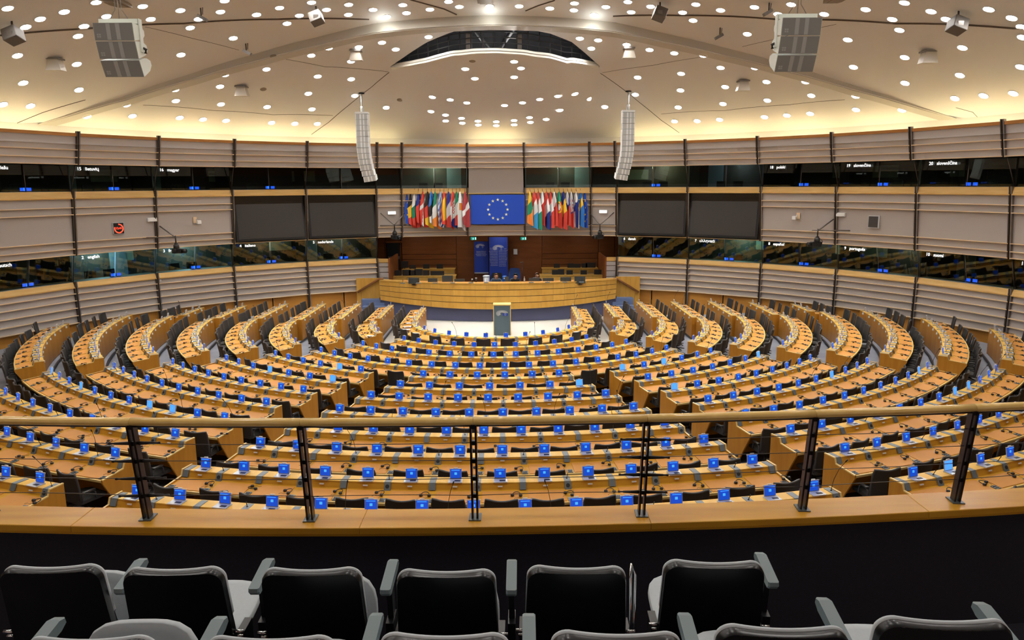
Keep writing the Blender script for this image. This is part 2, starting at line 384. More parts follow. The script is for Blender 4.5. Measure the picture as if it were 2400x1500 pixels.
for i in range(1, NB-1):
    if i == 9: continue
    bp, ang, wl = window(i, 6.22, 7.17, NAMES_UP.get(i), 0)
    if i in (2, 3, 4, 5, 12, 14, 15, 16): BOOTH_SCREENS.append((bp, ang, 6.22, i, 'upper'))
for (bp, ang, za, i, lv) in BOOTH_SCREENS:
    for q, fr in enumerate((.50, .57)):
        p = bp(fr, .24, za+.0)
        g = MB(); g.box((0, 0, .075), (.19, .03, .13)); g.box((0, -.017, .08), (.17, .004, .11), 1); g.box((0, .05, .006), (.16, .14, .012))
        o = g.build('booth_console', [black_plastic, booth_blue], None, p, (0, 0, ang))
        sd = 'left' if i <= 6 else 'right'; no = 7-i if i <= 6 else i-11
        tag(o, 'small blue screen, %s of a pair, %s booth %s from centre on the %s' % (('left', 'right')[q], lv, ordn(no), sd), 'console', 'small blue booth screens behind the wall windows')
# rooms that are lit in the photograph
for (i, za, en, col) in ((3, 2.78, 60, (.4, .8, 1)), (4, 2.78, 75, (.38, .8, 1)), (13, 2.78, 32, (.5, 1, .95)), (6, 2.78, 16, (.8, 1, .9)), (8, 6.22, 30, (.75, 1, .85)), (10, 6.22, 22, (.8, 1, .8)), (12, 6.22, 20, (.9, 1, .7)), (14, 2.78, 8, (.9, 1, .9)), (15, 2.78, 10, (.8, 1, .9)), (5, 2.78, 10, (.9, 1, .9)), (13, 6.22, 12, (.6, .8, 1))):
    l = bpy.data.lights.new('booth_lamp', 'POINT'); l.energy = en; l.color = col; l.shadow_soft_size = .1
    o = bpy.data.objects.new('booth_lamp', l); C.objects.link(o); t = (TH[i]*.45+TH[i+1]*.55); x, y, _ = WP(t, za, -1.35); o.location = (x, y, za+.95)

# ------------------------------------------------------------------ ceiling shells
RC = 18.3
def dome(x, y): return 8.6+4.7*(1-((x*x+(y-WY)**2)/RC**2)**1.28)
def farz(x, y): return dome(x, y)-.34*(1-min(1, hypot(x, y-WY)/RC)**4)
def hit(px, py, fn):
    d = ray(px, py); t = 4.0
    while t < 70:
        p = CP+d*t
        if p[2] >= fn(p[0], p[1]): break
        t += .05
    return p
def curve(pix, fn): return [hit(a, b, fn) for a, b in pix]
RIDGE = curve([(60, 300), (150, 270), (300, 222), (450, 172), (600, 125), (750, 85), (870, 56), (1000, 42), (1165, 35), (1300, 40), (1440, 52), (1560, 78), (1700, 112), (1850, 153), (2000, 200), (2150, 246), (2250, 280)], dome)
def interp(c): xs = [p[0] for p in c]; ys = [p[1] for p in c]; return lambda x: float(np.interp(x, xs, ys))
ridge = interp(RIDGE); wally = lambda x: WY+sqrt(max(0, RC*RC-x*x)); neary = lambda x: max(1.0, WY-sqrt(max(0, RC*RC-x*x)))
RIM = curve([(915, 155), (940, 138), (1000, 98), (1060, 74), (1110, 66), (1165, 63), (1230, 66), (1290, 78), (1340, 98), (1390, 140), (1405, 155)], farz)
rim = interp(RIM); XT0, XT1 = RIM[0][0], RIM[-1][0]
SEAML = curve([(915, 160), (870, 198), (820, 240), (770, 282), (725, 315), (712, 328)], farz); SEAMR = curve([(1405, 160), (1450, 195), (1500, 235), (1550, 275), (1600, 308), (1612, 324)], farz)
seamL = interp(sorted(SEAML, key=lambda p: p[0])); seamR = interp(sorted(SEAMR, key=lambda p: p[0]))
XL0, XR1 = SEAML[-1][0], SEAMR[-1][0]
def front(x): return rim(x) if XT0 < x < XT1 else seamL(x) if x <= XT0 else seamR(x)
# drop of the hanging shell under the opening, from the photographed edge of the shell
EDGE = [(915, 158), (960, 147), (1000, 140), (1080, 123), (1120, 119), (1165, 118), (1200, 120), (1250, 126), (1330, 142), (1403, 156)]
_dx = []; _dd = []
for (px, py) in EDGE:
    y = rim(at(px, py, 27.5).x); p = at(px, py, y); y = rim(p.x); p = at(px, py, y); _dx.append(p.x); _dd.append(max(0, farz(p.x, y)-p.z))
_dd[0] = 0; _dd[-1] = 0
def drop(x): return float(np.interp(x, _dx, _dd))
def petal(x, y):
    f = front(x); wl = wally(x); s = min(1, max(0, (y-f)/max(.5, wl-f)))
    k = (1-s)**1.3 if XT0 < x < XT1 else 0
    bump = .55*sin(pi*min(1, s*1.05))*max(0, 1-((x-(XT0+XT1)/2)/(XT1-XT0)*1.9)**2) if XT0*1.3 < x < XT1*1.3 else 0
    return farz(x, y)-drop(x)*k-bump*.6
def ceil(x, y):
    if y < ridge(x) or hypot(x, y-WY) > RC: return dome(x, y)
    if XL0 < x < XR1 and y > front(x): return petal(x, y)
    return farz(x, y)
def shell(name, y0, y1, fn, xa, xb, nx, ny, m, thick=0):
    g = MB(); xs = [xa+(xb-xa)*i/nx for i in range(nx+1)]; idx = {}; vs = []
    for i, x in enumerate(xs):
        a, b = y0(x), y1(x); b = max(a, b)
        for j in range(ny+1): y = a+(b-a)*j/ny; vs.append((x, y, fn(x, y)))
    g.add(vs, [(i*(ny+1)+j, i*(ny+1)+j+1, (i+1)*(ny+1)+j+1, (i+1)*(ny+1)+j) for i in range(nx) for j in range(ny)], 0, True)
    return struct(g.build(name, m))
shell('ceiling', neary, lambda x: min(wally(x), ridge(x)) if abs(x) < 17.4 else wally(x), dome, -RC+.01, RC-.01, 90, 44, ceil_m)
def c_end(x): return front(x) if XL0 < x < XR1 else wally(x)
for a, b, n in ((-RC+.01, XL0, 24), (XL0, XT0, 20), (XT0, XT1, 40), (XT1, XR1, 20), (XR1, RC-.01, 24)):
    shell('ceiling', ridge, c_end if b < 18 and a > -18 else wally, farz, a+1e-4, b-1e-4, n, 22, ceil_m)
shell('ceiling', front, wally, petal, XL0, XR1, 90, 30, ceil_m)
# step of the ceiling along the ridge, and pale lip of the hanging shell
def lip(name, pts0, pts1, m):
    g = MB(); n = len(pts0); g.add(list(pts0)+list(pts1), [(i, i+1, n+i+1, n+i) for i in range(n-1)], 0, True); return struct(g.build(name, m))
xs = np.linspace(RIDGE[0][0], RIDGE[-1][0], 90)
lip('trim_20', [(x, ridge(x), dome(x, ridge(x))) for x in xs], [(x, ridge(x)+.05, farz(x, ridge(x)+.05)-.03) for x in xs], ridge_m)
lip('trim_21', [(x, ridge(x)+.05, farz(x, ridge(x))-.03) for x in xs], [(x, ridge(x)+.45, farz(x, ridge(x)+.45)-.012) for x in xs], ridge_m)
xs = np.linspace(XT0+.02, XT1-.02, 60)
lip('trim_22', [(x, front(x)+.10, petal(x, front(x))+.10) for x in xs], [(x, front(x)-.02, petal(x, front(x))-.10*min(1, drop(x)*3+.4)) for x in xs], fascia_m)
lip('trim_23', [(x, front(x)-.02, petal(x, front(x))-.10*min(1, drop(x)*3+.4)) for x in xs], [(x, front(x)+.3, petal(x, front(x)+.3)-.004) for x in xs], fascia_m)
lip('trim_24', [(x, front(x), farz(x, front(x))) for x in xs], [(x, front(x)+.02, farz(x, front(x))+.35) for x in xs], attic_m)
# dark attic behind the opening and its catwalk railings
shell('ceiling', lambda x: rim(x)-.1, lambda x: rim(x)+7, lambda x, y: dome(x, y)*0+15.0-(y-27)*.35, XT0-1, XT1+1, 10, 6, attic_m)
g = MB()
for x in (XT0-1, XT1+1):
    yy = np.linspace(rim(x)-.5, 34, 12); vs = [(x, y, ceil(x, y)+.05) for y in yy]+[(x, y, 16) for y in yy]; g.add(vs, [(i, i+1, 13+i, 12+i) for i in range(11)])
xx = np.linspace(XT0-1, XT1+1, 12); vs = [(x, 33, petal(x, 33)+.05) for x in xx]+[(x, 33, 16) for x in xx]; g.add(vs, [(i, i+1, 13+i, 12+i) for i in range(11)])
struct(g.build('wall_attic', attic_m))
cw = thing('catwalk_railing', 'dark catwalk railing and truss inside the lens shaped ceiling opening', 'railing', (0, 29, 11))
xs = np.linspace(XT0+.05, XT1-.05, 40)
for q in range(7):
    h = .12+.20*q; pts = [(x, rim(x)+.25-29*0, petal(x, rim(x))+h) for x in xs if petal(x, rim(x))+h < farz(x, rim(x))+.5]
    if len(pts) > 2: g = MB(); g.tube([(a, b-29, c-11) for a, b, c in pts], .022, 4); g.build('rail', truss_m, cw)
for x in np.linspace(XT0+.4, XT1-.4, 19):
    z0 = petal(x, rim(x)); z1 = farz(x, rim(x))+.4
    if z1-z0 > .25: g = MB(); g.tube([(x, rim(x)+.27-29, z0-11), (x, rim(x)+.27-29, z1-11)], .025, 4); g.build('post', truss_m, cw)
for s in (-1, 1):
    xc = (XT0+XT1)/2
    g = MB(); g.tube([(xc+s*.15, 1.0, .5), (xc+s*1.5, .4, 2.2)], .09, 4); g.build('truss_bar', truss_m, cw)
    g = MB(); g.box((xc+s*.95, .3, petal(xc+s*.95, rim(xc))-11+.42), (.22, .2, .55)); g.build('steel_duct', mullion_l, cw)
# panel joints drawn as dark recessed strips
def joint(n, pix, r=.018, fn=None):
    r *= .68
    pts = [hit(a, b, ceil) for a, b in pix]; out = []
    for p, q in zip(pts[:-1], pts[1:]):
        for k in range(8): x, y = p[0]+(q[0]-p[0])*k/8, p[1]+(q[1]-p[1])*k/8; out.append((x, y, ceil(x, y)-r*.3))
    out.append((pts[-1][0], pts[-1][1], ceil(pts[-1][0], pts[-1][1]))); g = MB(); g.tube(out, r, 5); struct(g.build('trim_%d' % n, seam_m))
joint(30, [(0, 80), (200, 66), (430, 53), (650, 44), (865, 44)], .05); joint(31, [(1437, 37), (1600, 35), (1830, 45), (2100, 54), (2400, 66)], .05)
joint(32, [(912, 168), (870, 204), (820, 244), (770, 286), (730, 315)]); joint(33, [(1407, 170), (1450, 201), (1500, 241), (1550, 281), (1592, 311)])
joint(34, [(670, 138), (760, 156), (910, 168)], .012); joint(35, [(335, 245), (500, 258), (640, 268), (780, 270)], .012)
joint(36, [(1412, 170), (1530, 152), (1645, 132)], .012); joint(37, [(1550, 266), (1700, 258), (1850, 245), (1980, 232)], .012)
joint(38, [(340, 62), (450, 88), (560, 117)], .012); joint(39, [(1740, 108), (1810, 92), (1960, 56)], .012)
joint(40, [(1070, 32), (1040, 20), (1000, 8), (960, -2)], .04); joint(41, [(1232, 24), (1262, 12), (1300, 0)], .04)
joint(42, [(22, 302), (40, 286), (100, 262), (200, 232)], .02); joint(43, [(2295, 278), (2280, 262), (2240, 252)], .014)
# cove behind the top of the wall
g = MB(); n = 90
vs = [((RC)*sin(a), WY+RC*cos(a), 7.6) for a in np.linspace(radians(-95), radians(95), n+1)]+[((RC)*sin(a), WY+RC*cos(a), 9.0) for a in np.linspace(radians(-95), radians(95), n+1)]
g.add(vs, [(i, n+1+i, n+2+i, i+1) for i in range(n)], 0, True); struct(g.build('wall_cove', ceil_m))
g = MB(); vs = [(r*sin(a), WY+r*cos(a), 7.9) for r in (17.2, RC+.1) for a in np.linspace(radians(-95), radians(95), n+1)]
g.add(vs, [(i, i+1, n+2+i, n+1+i) for i in range(n)]); struct(g.build('trim_50', ceil_m))
cove = thing('cove_light', 'warm strip light hidden in the cove along the wall top', 'light', (0, WY, 8.0))
for j in range(NB):
    a0, a1 = degrees(TH[j]), degrees(TH[j+1])
    if abs((a0+a1)/2) > 90 or j in (8, 10, 11): continue
    g = MB(); g.tube([(17.75*sin(radians(a)), 17.75*cos(radians(a)), .0) for a in np.linspace(a0+.6, a1-.6, 6)], .035, 6); g.build('tube_light', cove_m, cove)
# solid back behind everything so no outside light enters
g = MB(); vs = [(r*sin(a), WY+r*cos(a), z) for z in (-.1, 9.5) for r in (23.0,) for a in np.linspace(radians(-100), radians(100), n+1)]
g.add(vs, [(i, n+1+i, n+2+i, i+1) for i in range(n)], 0); struct(g.build('wall_outer', attic_m))

# rear of the hall behind the visitors' gallery
for z0, z1, mm in ((-.1, 3.0, brown_wall), (3.0, 4.1, booth_m), (4.1, 6.3, panel_grey), (6.3, 7.4, booth_m), (7.4, 9.6, brown_wall)):
    g = MB(); aa = np.linspace(radians(95), radians(265), 61); vs = [(24.5*sin(a), WY+24.5*cos(a), z) for z in (z0, z1) for a in aa]
    g.add(vs, [(i, i+1, 61+i+1, 61+i) for i in range(60)]); struct(g.build('wall_rear', mm))
# ------------------------------------------------------------------ downlights
LPX = [(35,37),(188,88),(300,50),(120,125),(450,10),(498,74),(393,121),(668,25),(706,88),(845,46),(930,85),(1033,52),(1052,3),(1202,67),(1310,36),(1403,71),(1460,8),(1530,42),(1634,21),(1633,67),(1748,42),(1813,76),(1888,21),(1905,58),(2015,42),(2103,4),(2153,31),(2295,27),(365,165),(891,127),(1345,107),(1771,146),(1998,123),(1093,177),(81,257),(359,297),(848,254),(1527,190),(1673,199),(1855,230),(1459,257),(1645,285),(108,386),(369,416),(1047,340),(1249,324),(1489,355),(1646,369),(818,414),(1031,402),(2181,322),(2226,367),(1445,436),(1663,447),(824,472),(586,485),(1036,488),(1252,499),(1462,510),(13,487),(142,496),(2026,453),(2110,466),(2188,480),(2020,520),(2088,537),(2089,566),(2163,552),(2167,575),(2240,565),(2242,585),(2326,569),(2326,588),(1810,504),(407,543),(620,540),(842,551),(951,557),(1059,564),(1273,575),(1382,577),(1487,578),(2365,492)]
RPX = [(33,28),(293,13),(177,36),(290,47),(440,31),(385,66),(543,8),(559,53),(650,27),(862,18),(800,56),(1137,30),(1309,17),(978,47),(849,93),(1247,65),(1464,63),(1658,42),(1840,12),(1965,51),(1783,88),(2036,87),(2236,39),(2343,83),(2390,122),(168,115),(324,151),(417,133),(544,188),(665,177),(372,226),(761,246),(1103,157),(1574,184),(1817,136),(2112,221),(2395,170),(907,240),(1841,268),(1601,310),(2385,312),(978,315),(793,342),(1142,311),(1193,381),(589,362),(1376,380),(1843,385),(2100,350),(999,407),(790,423),(578,442),(1403,447),(1197,467),(989,485),(779,500),(1611,449),(1613,513),(2077,459),(2211,447),(2351,433),(10,288),(42,319),(10,361),(215,449),(295,440),(130,464),(49,479),(367,463),(225,515),(435,500),(82,550),(86,572),(160,559),(10,563),(10,582),(762,568),(868,564),(973,558),(1184,546),(1289,539),(1398,531),(1828,515)]
PX = [(a/2, b/2) for a, b in LPX]+[(1200+a/2, b/2) for a, b in RPX]
rg = MB(); rg.lathe([(.142, 0), (.165, -.004), (.165, -.014), (.146, -.018), (.142, -.012)], 16, caps=False); RING = rg.mesh('trim_ring', ring_m)
le = MB(); le.lathe([(.143, .02), (.143, -.006), (.10, -.008), (.03, -.009)], 14); LENSM = le.mesh('lens', lens_m)
def nrm(x, y, fn=None):
    fn = fn or ceil; e = .05; return Vector((-(fn(x+e, y)-fn(x-e, y))/(2*e), -(fn(x, y+e)-fn(x, y-e))/(2*e), 1)).normalized()
lights = []
for (px, py) in PX:
    p = hit(px, py, ceil); x, y = p[0], p[1]
    gx = interp([hit(a, b, dome) for a, b in [(0, 80), (430, 53), (865, 44)]]) if False else None
    zone = 'hanging shell' if XL0 < x < XR1 and y > front(x) else ('far panel '+('left' if x < 0 else 'right')) if y > ridge(x) else ('near panel '+('left' if x < 0 else 'right'))
    dy = y-ridge(x)
    mn = .85 if abs(x) < 6 else .4
    if 0 < dy < mn: y = min(ridge(x)+mn, rim(x)-.35) if XT0 < x < XT1 else ridge(x)+mn
    elif -.4 < dy <= 0: y = ridge(x)-.4
    lights.append((zone, px, py, Vector((x, y, ceil(x, y)))))
ZN = {'hanging shell': 'on the hanging centre shell', 'far panel left': 'on the far left ceiling panel', 'far panel right': 'on the far right ceiling panel', 'near panel left': 'on the near left ceiling', 'near panel right': 'on the near right ceiling'}
for zone in ZN:
    zl = sorted([l for l in lights if l[0] == zone], key=lambda l: l[1])
    for q, (zn, px, py, p) in enumerate(zl):
        nv = nrm(p.x, p.y); R = nv.to_track_quat('Z', 'Y').to_euler()
        o = tag(inst('ceiling_downlight', RING, None, p, R), 'glowing round downlight, %s from the left %s' % (ordn(q+1), ZN[zone]), 'light', 'round recessed downlights of the ceiling')
        inst('lens', LENSM, o)
la = bpy.data.lights.new('hall_downlight', 'AREA'); la.shape = 'DISK'; la.size = .35; la.energy = LENS*pi*pi*.145**2*1.5; la.color = (1.0, .955, .90)
for (px, py) in ((905, 55), (1150, 40), (1390, 50)):      # three hidden lamps washing the ridge
    p = hit(px, py, dome); l = bpy.data.lights.new('ridge_lamp', 'POINT'); l.energy = 7; l.shadow_soft_size = .08; l.color = (.95, 1, .95)
    o = bpy.data.objects.new('ridge_lamp', l); C.objects.link(o); o.location = (p[0], ridge(p[0])-.45, dome(p[0], ridge(p[0]))-.28)
lg = bpy.data.lights.new('gallery_downlight', 'AREA'); lg.shape = 'DISK'; lg.size = .3; lg.energy = 560; lg.color = (1, .96, .92)
for x in (-6, -3.6, -1.2, 1.2, 3.6, 6):
    o = bpy.data.objects.new('gallery_downlight', lg); C.objects.link(o); o.location = (x, 1.9, 9.6)
for (x, y) in HALL_DOWNLIGHTS:
    z = dome(x, y)-.06; pr = proj((x, y, z))
    if pr[2] > 0 and pr[1] > -15 and -15 < pr[0] < 2415: continue
    o = bpy.data.objects.new('hall_downlight', la); C.objects.link(o); o.location = (x, y, z)
# ------------------------------------------------------------------ desk blocks
def MAP(R):
    if R is None: return lambda s, u, z: (s, -u, z)
    return lambda s, u, z: ((R+u)*sin(s/R), R-(R+u)*cos(s/R), z)
def seg(R, s0, s1):
    n = 1 if R is None else max(1, int(abs(s1-s0)/R/radians(3.0))+1)
    return [s0+(s1-s0)*i/n for i in range(n+1)]
def frames(R, s0, s1):
    f = MAP(R); return [(lambda u, z, s=s: f(s, u, z)) for s in seg(R, s0, s1)]
def place(R, s):
    if R is None: return (s, 0, 0), 0.0
    a = s/R; return (R*sin(a), R-R*cos(a), 0), a
# shared small parts
def plate_mesh():
    g = MB(); g.sweep([(.012, .85), (.012, .858), (.228, .858), (.285, .755), (.262, .752), (.215, .85)], [lambda u, z, x=x: (x, -u, z) for x in (-.052, .052)]); return g.mesh('cover_plate', grey_plate)
def speaker_mesh():
    g = MB(); g.sweep([(.012, .85), (.012, .858), (.228, .858), (.295, .735), (.262, .735), (.215, .85)], [lambda u, z, x=x: (x, -u, z) for x in (-.052, .052)])
    N = Vector((0, -.125, .067)).normalized(); c = Vector((0, -.263, .797))+N*.004; ux = Vector((1, 0, 0)); uy = N.cross(ux)
    vs = [c+(ux*cos(t)+uy*sin(t))*.032 for t in [2*pi*i/12 for i in range(12)]]
    g.add(vs, [tuple(range(12))], 1); g.add([v-N*.003 for v in vs]+vs, [(i, (i+1) % 12, 12+(i+1) % 12, 12+i) for i in range(12)], 1); return g.mesh('speaker_module', [grey_plate, dark_grille])
def mic_short():
    g = MB(); g.lathe([(.016, .858), (.016, .864), (.004, .868)], 8, 0, (0, -.12, 0)); g.tube([(0, -.12, .865), (.004, -.135, .90), (.008, -.15, .935)], .0055, 6); g.tube([(.008, -.15, .935), (.010, -.155, .95)], .009, 6); return g.mesh('microphone', black_plastic)
def mic_long(dx):
    g = MB(); g.lathe([(.016, .858), (.016, .866), (.004, .87)], 8, 0, (0, -.12, 0)); g.tube([(0, -.12, .866), (dx*.2, -.14, 1.05), (dx*.55, -.19, 1.22), (dx, -.26, 1.36)], .0045, 5); g.tube([(dx, -.26, 1.36), (dx*1.12, -.285, 1.40)], .011, 6); return g.mesh('microphone', black_plastic)
def control_mesh():
    g = MB(); g.sweep([(.56, .718), (.56, .730), (.665, .721), (.665, .708)], [lambda u, z, x=x: (x, -u, z) for x in (-.05, .05)])
    for i in range(3): g.box((-.025+.025*i, -.595, .729), (.014, .02, .008), 1)
    g.box((0, -.635, .725), (.07, .018, .008), 1); return g.mesh('control_panel', [grey_plate, dark_grille])
def card_mesh():
    g = MB(); g.box((0, -.25, .80), (.075, .012, .022), 0, Matrix.Rotation(-.28, 3, 'X')); return g.mesh('card_holder', paper_m)
def bracket_mesh():
    g = MB(); g.box((0, .012, .80), (.13, .02, .11)); g.box((0, .03, .77), (.07, .03, .05), 1); return g.mesh('screen_bracket', [silver, white_plastic])
PL, SP, MS, ML, MR_, CT, CD, BK = plate_mesh(), speaker_mesh(), mic_short(), mic_long(-.10), mic_long(.10), control_mesh(), card_mesh(), bracket_mesh()
SEATS = []          # (x, y, floor z, rotation, row, block, index, count)
BLOCK_N = {}
def desk(row, block, label, R, loc, rz, L, N, wing=False, mic_seed=0):
    rnd = random.Random(row*97+mic_seed)
    root = thing('conference_desk', label, 'desk', loc, rz, 'curved conference desks of the hall')
    h = L/2
    b = MB(); fr = frames(R, -h+.03, h-.03)
    b.sweep([(0, .845), (.215, .845), (.255, .742), (.68, .705), (.69, .676), (.30, .683), (.06, .60), (.03, .03), (0, .03)], fr); b.build('desk_body', wood_desk, root)
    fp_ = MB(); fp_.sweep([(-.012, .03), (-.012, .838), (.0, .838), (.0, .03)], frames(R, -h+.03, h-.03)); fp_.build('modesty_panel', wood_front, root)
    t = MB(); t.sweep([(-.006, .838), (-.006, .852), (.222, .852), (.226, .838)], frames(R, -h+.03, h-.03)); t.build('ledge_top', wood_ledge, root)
    ed = MB(); ed.sweep([(.682, .668), (.686, .712), (.706, .708), (.704, .668)], frames(R, -h+.03, h-.03)); ed.build('front_edge', wood_edge, root)
    for sx in (-1, 1):
        e = MB(); f = MAP(R); s0, s1 = sx*h, sx*(h-.032)
        P = [(-.012, .862), (.232, .862), (.268, .765), (.715, .724), (.718, .662), (.36, 0), (-.012, 0)]
        e.sweep(P, [lambda u, z, s=s: f(s, u, z) for s in (s0, s1)], 0)
        rim = MB(); Q = [(-.014, .862), (.234, .862), (.270, .765), (.718, .724)]
        for (u0, z0), (u1, z1) in zip(Q[:-1], Q[1:]):
            rim.add([f(s0*1.0004, u0, z0+.004), f(s0*1.0004, u1, z1+.004), f(s1, u1, z1+.004), f(s1, u0, z0+.004), f(s0*1.0004, u0, z0-.014), f(s0*1.0004, u1, z1-.014)], [(0, 1, 2, 3), (0, 4, 5, 1)])
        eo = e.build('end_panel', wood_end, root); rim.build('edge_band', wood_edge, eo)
    k = MB(); k.sweep([(.0, 0), (.0, .035), (.4, .035), (.4, 0)], frames(R, -h+.05, h-.05)); k.build('kick_plate', kick, root)
    p = L/N; wi = p/2-.075
    il = MB(); il.sweep([(.31, .738), (.31, .746), (.655, .7155), (.655, .7075)], frames(R, -wi, wi)); me_i = il.mesh('leather_inlay', leather)
    for i in range(N):
        s = -h+p*(i+.5); q, a = place(R, s)
        inst('leather_inlay', me_i, root, q, a); inst('card_holder', CD, root, q, a)
        if wing: inst('screen_bracket', BK, root, q, a)
        ca, sa = cos(rz), sin(rz); X = loc[0]+ca*q[0]-sa*q[1]; Y = loc[1]+sa*q[0]+ca*q[1]
        SEATS.append((X, Y, loc[2], rz+a, row, block, i+1, N))
    for j in range(N+1):
        s = -h+p*j; s = max(-h+.09, min(h-.09, s)); q, a = place(R, s)
        if j % 2 == 0: inst('cover_plate', PL, root, q, a)
        else:
            o = inst('speaker_module', SP, root, q, a); r = rnd.random()
            inst('microphone', ML if r < .16 else MR_ if r < .32 else MS, o)
        inst('control_panel', CT, root, q, a)
    return root
def arc_block(k, block, a0, a1, N, label, wing=False):
    am = radians((a0+a1)/2); R = RR[k]; L = radians(a1-a0)*R
    desk(k, block, label, R, (R*sin(am), YC[k]-R*cos(am), ZF[k]), am, L, N, wing, int(a0))
CN = {5: 6, 6: 7, 7: 9, 8: 10, 9: 11, 10: 12, 11: 14, 12: 15}
CA = {5: 13.5, 6: 13.8, 7: 14.2, 8: 14.5, 9: 14.6, 10: 14.7, 11: 14.7, 12: 14.8}
MA = {5: 20.5, 6: 19.9, 7: 19.3, 8: 19.1, 9: 18.8, 10: 18.4, 11: 18.1, 12: 17.8}
ME_ = {2: 44.9, 3: 46.4, 4: 46.1, 5: 47, 6: 46.8, 7: 46.7, 8: 47.5, 9: 47.8, 10: 48.2, 11: 48.2, 12: 48.2}
LN = {2: 60.2, 3: 56.4, 4: 55.2, 5: 54.2, 6: 53.6, 7: 52.6, 8: 52.6, 9: 53, 10: 52.2}
LE = {2: 90, 3: 89.5, 4: 89.5, 5: 87.9, 6: 85.4, 7: 85.4, 8: 84.6, 9: 76.5, 10: 68.3}
SIDE = {-1: 'left', 1: 'right'}
BL = {}
def rowname(k): return ordn(k)
arc_block(1, 'front', -89, 89, 14, 'innermost curved wooden desk right behind the grey lectern', True)
for k, n in ((2, 11), (3, 15), (4, 18)):
    arc_block(k, 'front', -ME_[k], ME_[k], n, 'long curved wooden desk, %s row from the rostrum, facing the lectern' % rowname(k))
for k in range(5, 13):
    arc_block(k, 'centre', -CA[k], CA[k], CN[k], 'wooden desk row of the centre block, %s row from the rostrum' % rowname(k))
    for s in (-1, 1):
        a0, a1 = (MA[k], ME_[k]) if s > 0 else (-ME_[k], -MA[k])
        arc_block(k, SIDE[s]+' inner', a0, a1, CN[k], 'curved wooden desk just %s of centre, %s row from the rostrum' % (SIDE[s], rowname(k)))
LEGN = {2: 4, 3: 5, 4: 7, 5: 8, 6: 9, 7: 10, 8: 11, 9: 9, 10: 7}
for k in range(2, 11):
    for s in (-1, 1):
        a0, a1 = (LN[k], LE[k]) if s > 0 else (-LE[k], -LN[k])
        arc_block(k, SIDE[s]+' wing', a0, a1, LEGN[k], 'curved wooden %s wing desk, %s row outward from the lectern' % (SIDE[s], rowname(k)), True)
for k in range(1, 8):
    L = YE[k]-YS[k]; n = max(2, round(L/.74))
    for s in (-1, 1):
        desk(k, SIDE[s]+' far', 'straight wooden desk at the far %s beside the rostrum, %s row outward' % (SIDE[s], rowname(k)), None, (s*XS[k], (YE[k]+YS[k])/2, ZF[k]), s*pi/2, L, n, True, s*5)

# ------------------------------------------------------------------ chairs, consoles, headsets
def loc2(sx, sy, sz, rz, x, u, z): # local x along the row, u outward
    c, s = cos(rz), sin(rz); return (sx+c*x+s*u, sy+s*x-c*u, sz+z)
def chair_parts():
    P = {}
    b = MB()
    def bk(t, v, off):
        x = (t-.5)*(.50-.05*(1-v)**2-.035*v**6); y = -.215-.075*v+.10*(abs(t-.5)*2)**2*.45-off; z = .43+.565*v-.030*(1-(abs(t-.5)*2)**2)*v*v-.008*max(0, abs(t-.5)*2-.85)/.15*v
        return (x, y, z)
    b.grid(lambda t, v: bk(t, v, 0), 8, 8, 0); b.grid(lambda t, v: bk(1-t, v, .035), 8, 8, 0)
    rim = [bk(0, v/8, .017) for v in range(9)]+[bk(t/8, 1, .017) for t in range(1, 9)]+[bk(1, 1-v/8, .017) for v in range(1, 9)]
    b.tube(rim, .020, 6, 1); P['backrest'] = b.mesh('backrest', [chair_mesh, chair_rim])
    s = MB(); s.sweep([(-.24, .40), (-.23, .46), (0, .475), (.20, .475), (.26, .455), (.25, .41)], [lambda u, z, x=x, q=q: (x, u*q, z) for x, q in ((-.25, .86), (-.2, 1), (.2, 1), (.25, .86))]); P['seat'] = s.mesh('seat', chair_mesh)
    a = MB(); a.tube([(0, -.20, .43), (0, -.19, .56), (0, -.14, .605), (0, -.02, .61), (0, .02, .58), (0, .04, .45)], .014, 6); a.box((0, -.08, .622), (.06, .20, .022), 1); P['armrest'] = a.mesh('armrest', [chair_rim, black_plastic])
    c = MB(); c.lathe([(.03, .10), (.03, .24), (.022, .24), (.022, .39), (.09, .39), (.09, .41)], 10); P['gas_column'] = c.mesh('gas_column', black_plastic)
    st = MB()
    for i in range(5):
        t = 2*pi*i/5+.3; st.tube([(0, 0, .115), (.15*cos(t), .15*sin(t), .10), (.30*cos(t), .30*sin(t), .075)], [.03, .022, .015], 6)
    P['star_base'] = st.mesh('star_base', black_plastic)
    w_ = MB(); w_.tube([(-.025, 0, .03), (.025, 0, .03)], .03, 8); P['caster'] = w_.mesh('caster', black_plastic)
    return P
CHP = chair_parts()
def chair_simple():
    g = MB()
    for nm in ('backrest', 'seat', 'star_base', 'gas_column'):
        me = CHP[nm]; g.add([v.co[:] for v in me.vertices], [tuple(p.vertices) for p in me.polygons], 0, True)
    return g
def con_parts(pale):
    b = MB(); b.box((0, -.07, .007), (.20, .15, .014)); b.box((.03, -.085, .0155), (.085, .045, .004), 1)
    base = b.mesh('base', [silver, black_plastic])
    R = Matrix.Rotation(-.18, 3, 'X')
    s = MB(); s.box((0, .012, .09), (.17, .012, .15), 0, R); s.box((0, .0045, .0885), (.158, .004, .136), 1, R); s.box((.0, .002, .092), (.036, .004, .034), 2, R); s.box((0, -.006, .147), (.12, .004, .006), 2, R)
    scr = s.mesh('screen', [silver, screen_pale if pale else screen_blue, screen_logo])
    c = MB(); c.box((0, .024, .168), (.06, .02, .022), 0, R); c.box((0, .022, .160), (.185, .014, .008), 0, R); cap = c.mesh('camera_bar', white_plastic)
    return base, scr, cap
CON, CONP = con_parts(False), con_parts(True)
